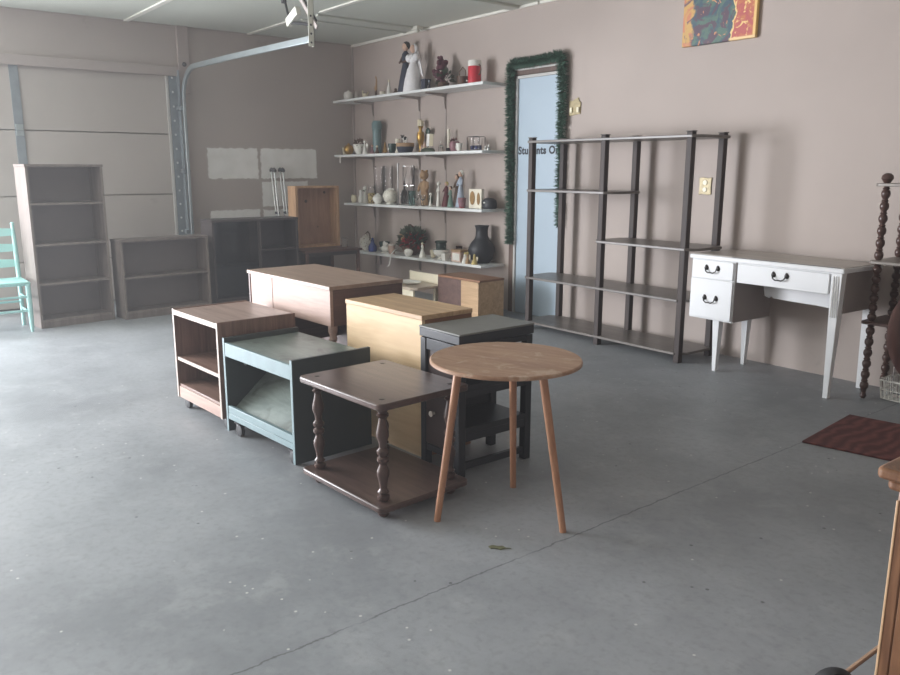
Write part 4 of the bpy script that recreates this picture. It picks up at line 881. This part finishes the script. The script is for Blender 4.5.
B('side_apron', 'whiteshade', t, W_-.03, W_-.012, .045, D_-.045, .49, H_-.0282, .002)
m = MB(); pts = [(.38, .6), (.40, .50), (.43, .49), (.445, .505), (.46, .492), (.6, .488), (.74, .486), (.86, .478), (.93, .474), (.93, .6)]
m.prism([(x, z-.002) for x, z in pts], -.24, -.228, Matrix(((1, 0, 0, 0), (0, 0, -1, 0), (0, 1, 0, 0), (0, 0, 0, 1)))).build('rear_apron', 'white', t)
def leg(x, y, top, w0, w1, dx, dy, inner=False):
    a, b = w0/2, w1/2
    m = MB().hexa([(x+dx-b, y+dy-b, 0), (x+dx+b, y+dy-b, 0), (x+dx+b, y+dy+b, 0), (x+dx-b, y+dy+b, 0), (x-a, y-a, top), (x+a, y-a, top), (x+a, y+a, top), (x-a, y+a, top)])
    o = m.build('leg', 'white', t, .003); return o
leg(.205, .045, .3348, .05, .026, 0, 0); leg(.205, D_-.07, .3348, .05, .026, 0, 0)
rl = leg(W_-.044, .028, H_-.0282, .062, .03, -.006, 0); leg(W_-.044, D_-.028, H_-.0282, .055, .028, -.006, 0)
m = MB()
for k in (-1, 0, 1): m.box(W_-.044+k*.013-.003, W_-.044+k*.013+.003, -.0052, -.0036, .47, .70)
m.build('flute', 'doorcase', rl)
def pull(x, z, y=-.0082):
    p = MB()
    for s in (-1, 1): p.lathe([(1, 0), (.8, .3), (.4, .5), (.5, .9), (.1, 1)], (x+s*.042, y, z), .016, .014, 12, Matrix.Rotation(PI/2, 4, 'X')).ball((x+s*.042, y-.004, z+.012), (.009, .005, .009), 8, 5)
    p.build('pull_rosette', 'darkmetal', t)
    MB().path([(x-.042, y-.014, z), (x-.036, y-.018, z-.018), (x-.018, y-.02, z-.028), (x, y-.02, z-.026), (x+.018, y-.02, z-.028), (x+.036, y-.018, z-.018), (x+.042, y-.014, z)], .004, 8).build('bail_pull', 'darkmetal', t)
pull(.172, .665); pull(.172, .475); pull(.635, .668, -.0062)

# ------------------------------------------------------------------ spindle whatnot, basket
t = thing('spindle_stand', 'spindle-post corner stand with four shelves beside the white desk', 'stand', (6.06, -.315, 0), 0)
def spindle(m, x, y, z0, z1, n):
    prof = [(.6, 0)]
    for k in range(n):
        a = k/n; q = 1/n
        prof += [(.62, a+.04*q), (.95, a+.2*q), (1.05, a+.42*q), (.92, a+.62*q), (.6, a+.74*q), (.85, a+.82*q), (.6, a+.92*q)]
    prof.append((.7, 1)); m.lathe(prof, (x, y, z0), .0225, z1-z0, 14)
for x, y in ((0, 0), (.33, 0), (0, .245), (.33, .245)):
    m = MB()
    m.lathe([(.5, 0), (.9, .3), (.6, .7), (.8, 1)], (x, y, 0), .02, .05, 14)
    spindle(m, x, y, .05, .428, 6); spindle(m, x, y, .4482, .765, 6); spindle(m, x, y, .7872, 1.185, 6)
    m.build('spindle_post', 'spindle', t)
    MB().lathe([(.5, 0), (.6, .1), (1, .45), (.9, .75), (.5, .95), (.1, 1)], (x, y, 1.2022), .031, .054, 16).build('finial', 'spindle', t)
for z, s in ((1.185, .045), (.767, .04), (.43, .045)):
    MB().prism(rounded(-s, .33+s, -s, .245+s-.005, .03), z+.0002, z+.0168).build('shelf', 'whatshelf' if z > .5 else 'spindle', t, .003)
t = thing('wire_basket', 'white wire basket on the floor under the spindle stand', 'basket', (6.25, -.18, 0), 0)
m = MB()
for z, e in ((.008, 0), (.06, .008), (.115, .016)):
    m.path([(x, y, z) for x, y in rounded(-.115-e, .115+e, -.085-e, .085+e, .03, 3)], .0045 if z > .1 else .003, 6, True)
m.build('frame', 'porcelain', t)
m = MB()
for k in range(12):
    x = -.11 + .02*k
    for s in (-1, 1): m.tube((x, s*.086, .008), (x*1.1, s*.10, .115), .0022, seg=6)
for k in range(9):
    y = -.08+.02*k
    for s in (-1, 1): m.tube((s*.116, y, .008), (s*.13, y*1.1, .115), .0022, seg=6)
    m.tube((-.115, y, .008), (.115, y, .008), .0022, seg=6)
m.build('wires', 'porcelain', t)
o = thing('dark_pot', 'dark brown round pot standing in the white wire basket', 'pot', (6.29, -.165, .0115))
MB().lathe(POT, (0, 0, 0), .055, .19).build('body', 'brown', o); MB().lathe([(1, 0), (1.1, .5), (1, 1)], (0, 0, .19), .044, .01).build('rim', 'brown', o)
o = thing('pressed_glass_vase', 'clear pressed-glass vase standing in the white wire basket', 'vase', (6.19, -.18, .0115))
MB().lathe([(.7, 0), (.8, .05), (1, .5), (.9, .8), (1, 1), (.9, 1), (.8, .8), (.88, .5), (.6, .1), (.1, .08)], (0, 0, 0), .042, .2, 12).build('body', 'glass', o)
MB().lathe([(1, 0), (1.05, .5), (1, 1)], (0, 0, .199), .042, .006, 12).build('rim', 'glass', o)

# dry leaf scrap
m = MB(); leaf = [(-.03, 0), (-.018, .012), (0, .009), (.016, .014), (.03, .002), (.014, -.012), (-.006, -.008), (-.02, -.013)]
m.prism(leaf, .001, .004).prism([(.028, .001), (.048, .004), (.048, .006), (.028, .004)], .001, .003)
cm('dryleaf', 112, 112, 84, .8)
tag(m.build('dry_leaf', 'dryleaf', loc=(6.180, -3.176, 0), rotz=.7), 'dry olive leaf scrap on the floor before the round table', 'leaf')
# mat
t = MB().prism([(0, 0), (.75, .155), (.68, .72), (-.068, .60)], .0, .010)
tag(t.build('floor_mat', 'mat', bev=.003, loc=(6.25, -1.318, .0005)), 'flat maroon patterned mat on the grey floor', 'mat')

# balloon-back chair at the frame edge: faces the camera side
ang = math.degrees(math.atan2(rt.y, rt.x))
D0, LAT = 2.72, 1.80
bc = Vector((CAM.x, CAM.y, 0)) + fw*D0 + rt*LAT
t = thing('balloon_back_chair', 'polished dark wood chair with a rounded open back', 'chair', (bc.x, bc.y, 0), ang)
# local: x = image right, y = away from camera
N = 36; rs = []
for k in range(N):
    a = 2*PI*k/N; ca, sa = math.cos(a), math.sin(a); rr = .222; zc = .71
    P_ = Vector((rr*ca, .02*sa, zc + .19*sa)); nrm = Vector((ca, 0, sa))
    ring = []
    for j in range(10):
        b_ = 2*PI*j/10; ring.append(P_ + nrm*(.048*math.cos(b_)) + Vector((0, 1, 0))*(.016*math.sin(b_)))
    rs.append(ring)
rs.append(rs[0]); MB().rings(rs, False).build('back_hoop', 'curvewood', t)
MB().path([(-.19, -.005, .72), (-.1, -.01, .70), (0, -.01, .72), (.1, -.01, .70), (.19, -.005, .72)], [.018, .016, .022, .016, .018], 10).build('back_splat', 'curvewood', t)
for s in (-1, 1):
    MB().path([(s*.10, .03, 0), (s*.115, .015, .25), (s*.13, 0, .44), (s*.15, 0, .56)], [.014, .018, .02, .018], 10).build('rear_leg', 'curvewood', t)
    MB().path([(s*.19, -.39, 0), (s*.195, -.40, .2), (s*.185, -.37, .43)], [.012, .017, .022], 10).build('front_leg', 'curvewood', t)
    MB().tube((s*.18, -.38, .18), (s*.168, .015, .18), .009).build('side_rung', 'curvewood', t)
MB().lathe([(.9, 0), (1, .3), (1, .7), (.9, 1), (.1, 1.05)], (0, -.19, .43), .225, .035, 28).build('seat', 'curvewood', t)
# oak chest at the edge
t = thing('oak_chest', 'golden oak chest with a projecting top at the frame edge', 'chest', (7.552, -3.512, 0), 0)
W_, D_, H_ = .80, .36, .795
MB().prism(rounded(-.03, W_+.03, -.022, D_+.01, .012), H_-.02, H_).build('top', 'oakchest', t, .006)
MB().prism(rounded(-.016, W_+.016, -.012, D_+.005, .012), H_-.038, H_-.0202).build('moulding', 'oakchest', t, .006)
B('side_panel', 'oakchest', t, 0, .02, 0, D_, 0, H_-.0382, .003); B('side_panel', 'oakchest', t, W_-.02, W_, 0, D_, 0, H_-.0382, .003)
B('front_panel', 'oakchest', t, .0202, W_-.0202, .001, .018, 0, H_-.0382, .001)
B('back_panel', 'oakchest', t, .0202, W_-.0202, D_-.012, D_, 0, H_-.0382, .001)
MB().box(-.0012, .003, -.0012, .003, .0, .74).build('worn_corner', 'oakedge', t, .001)
# wheeled trolley lying beside the chest
t = thing('luggage_trolley', 'small wheeled trolley with thin rods behind the oak chest', 'trolley', (7.30, -3.085, 0), -128)
for y in (0, .2):
    w = MB().lathe([(.6, -.012), (.95, -.014), (1, -.008), (1, .008), (.95, .014), (.6, .012)], (0, 0, 0), .055, 1, 26, Matrix.Rotation(PI/2, 4, 'X'), 1)
    o = w.build('wheel', 'rubber', t); o.location = (0, y, .0552)
    MB().lathe([(.9, -.016), (1, -.01), (1, .01), (.9, .016)], (0, 0, 0), .022, 1, 16, Matrix.Rotation(PI/2, 4, 'X')).build('hub', 'caster', o)
MB().tube((0, .015, .0552), (0, .185, .0552), .006).build('axle', 'steel', t)
MB().path([(.0, -.018, .0552), (-.05, -.03, .09), (-.12, -.035, .15), (-.30, -.04, .31)], .006, 8).build('rod', 'rod', t); MB().path([(.0, .03, .0552), (-.12, .02, .06), (-.3, .01, .08)], .006, 8).build('rod', 'blackrod', t)

# ------------------------------------------------------------------ light : daylight through the open bay
wd = bpy.data.worlds.new('daylight'); SC.world = wd; wd.use_nodes = True
bg = wd.node_tree.nodes['Background']; bg.inputs['Color'].default_value = (.80, .9, 1, 1); bg.inputs['Strength'].default_value = 1.2
vs = wd.node_tree.nodes.new('ShaderNodeVolumeScatter'); vs.inputs['Density'].default_value = .015; vs.inputs['Anisotropy'].default_value = .3
wd.node_tree.links.new(vs.outputs[0], wd.node_tree.nodes['World Output'].inputs['Volume'])
la = bpy.data.lights.new('bay_daylight', 'AREA'); la.shape = 'RECTANGLE'; la.size = 2.25; la.size_y = 3.75; la.energy = 520; la.color = (.915, .94, 1)
lo = bpy.data.objects.new('bay_daylight', la); COL.objects.link(lo); lo.location = (-.12, -7.07, 1.2); lo.rotation_euler = (0, -PI/2, 0)

SC.view_settings.view_transform = 'Standard'; SC.view_settings.look = 'None'; SC.view_settings.gamma = 1; SC.view_settings.use_curve_mapping = False
SC.view_settings.exposure = 1.17
SC.cycles.max_bounces = 8; SC.cycles.diffuse_bounces = 5; SC.cycles.transmission_bounces = 8; SC.cycles.volume_bounces = 0
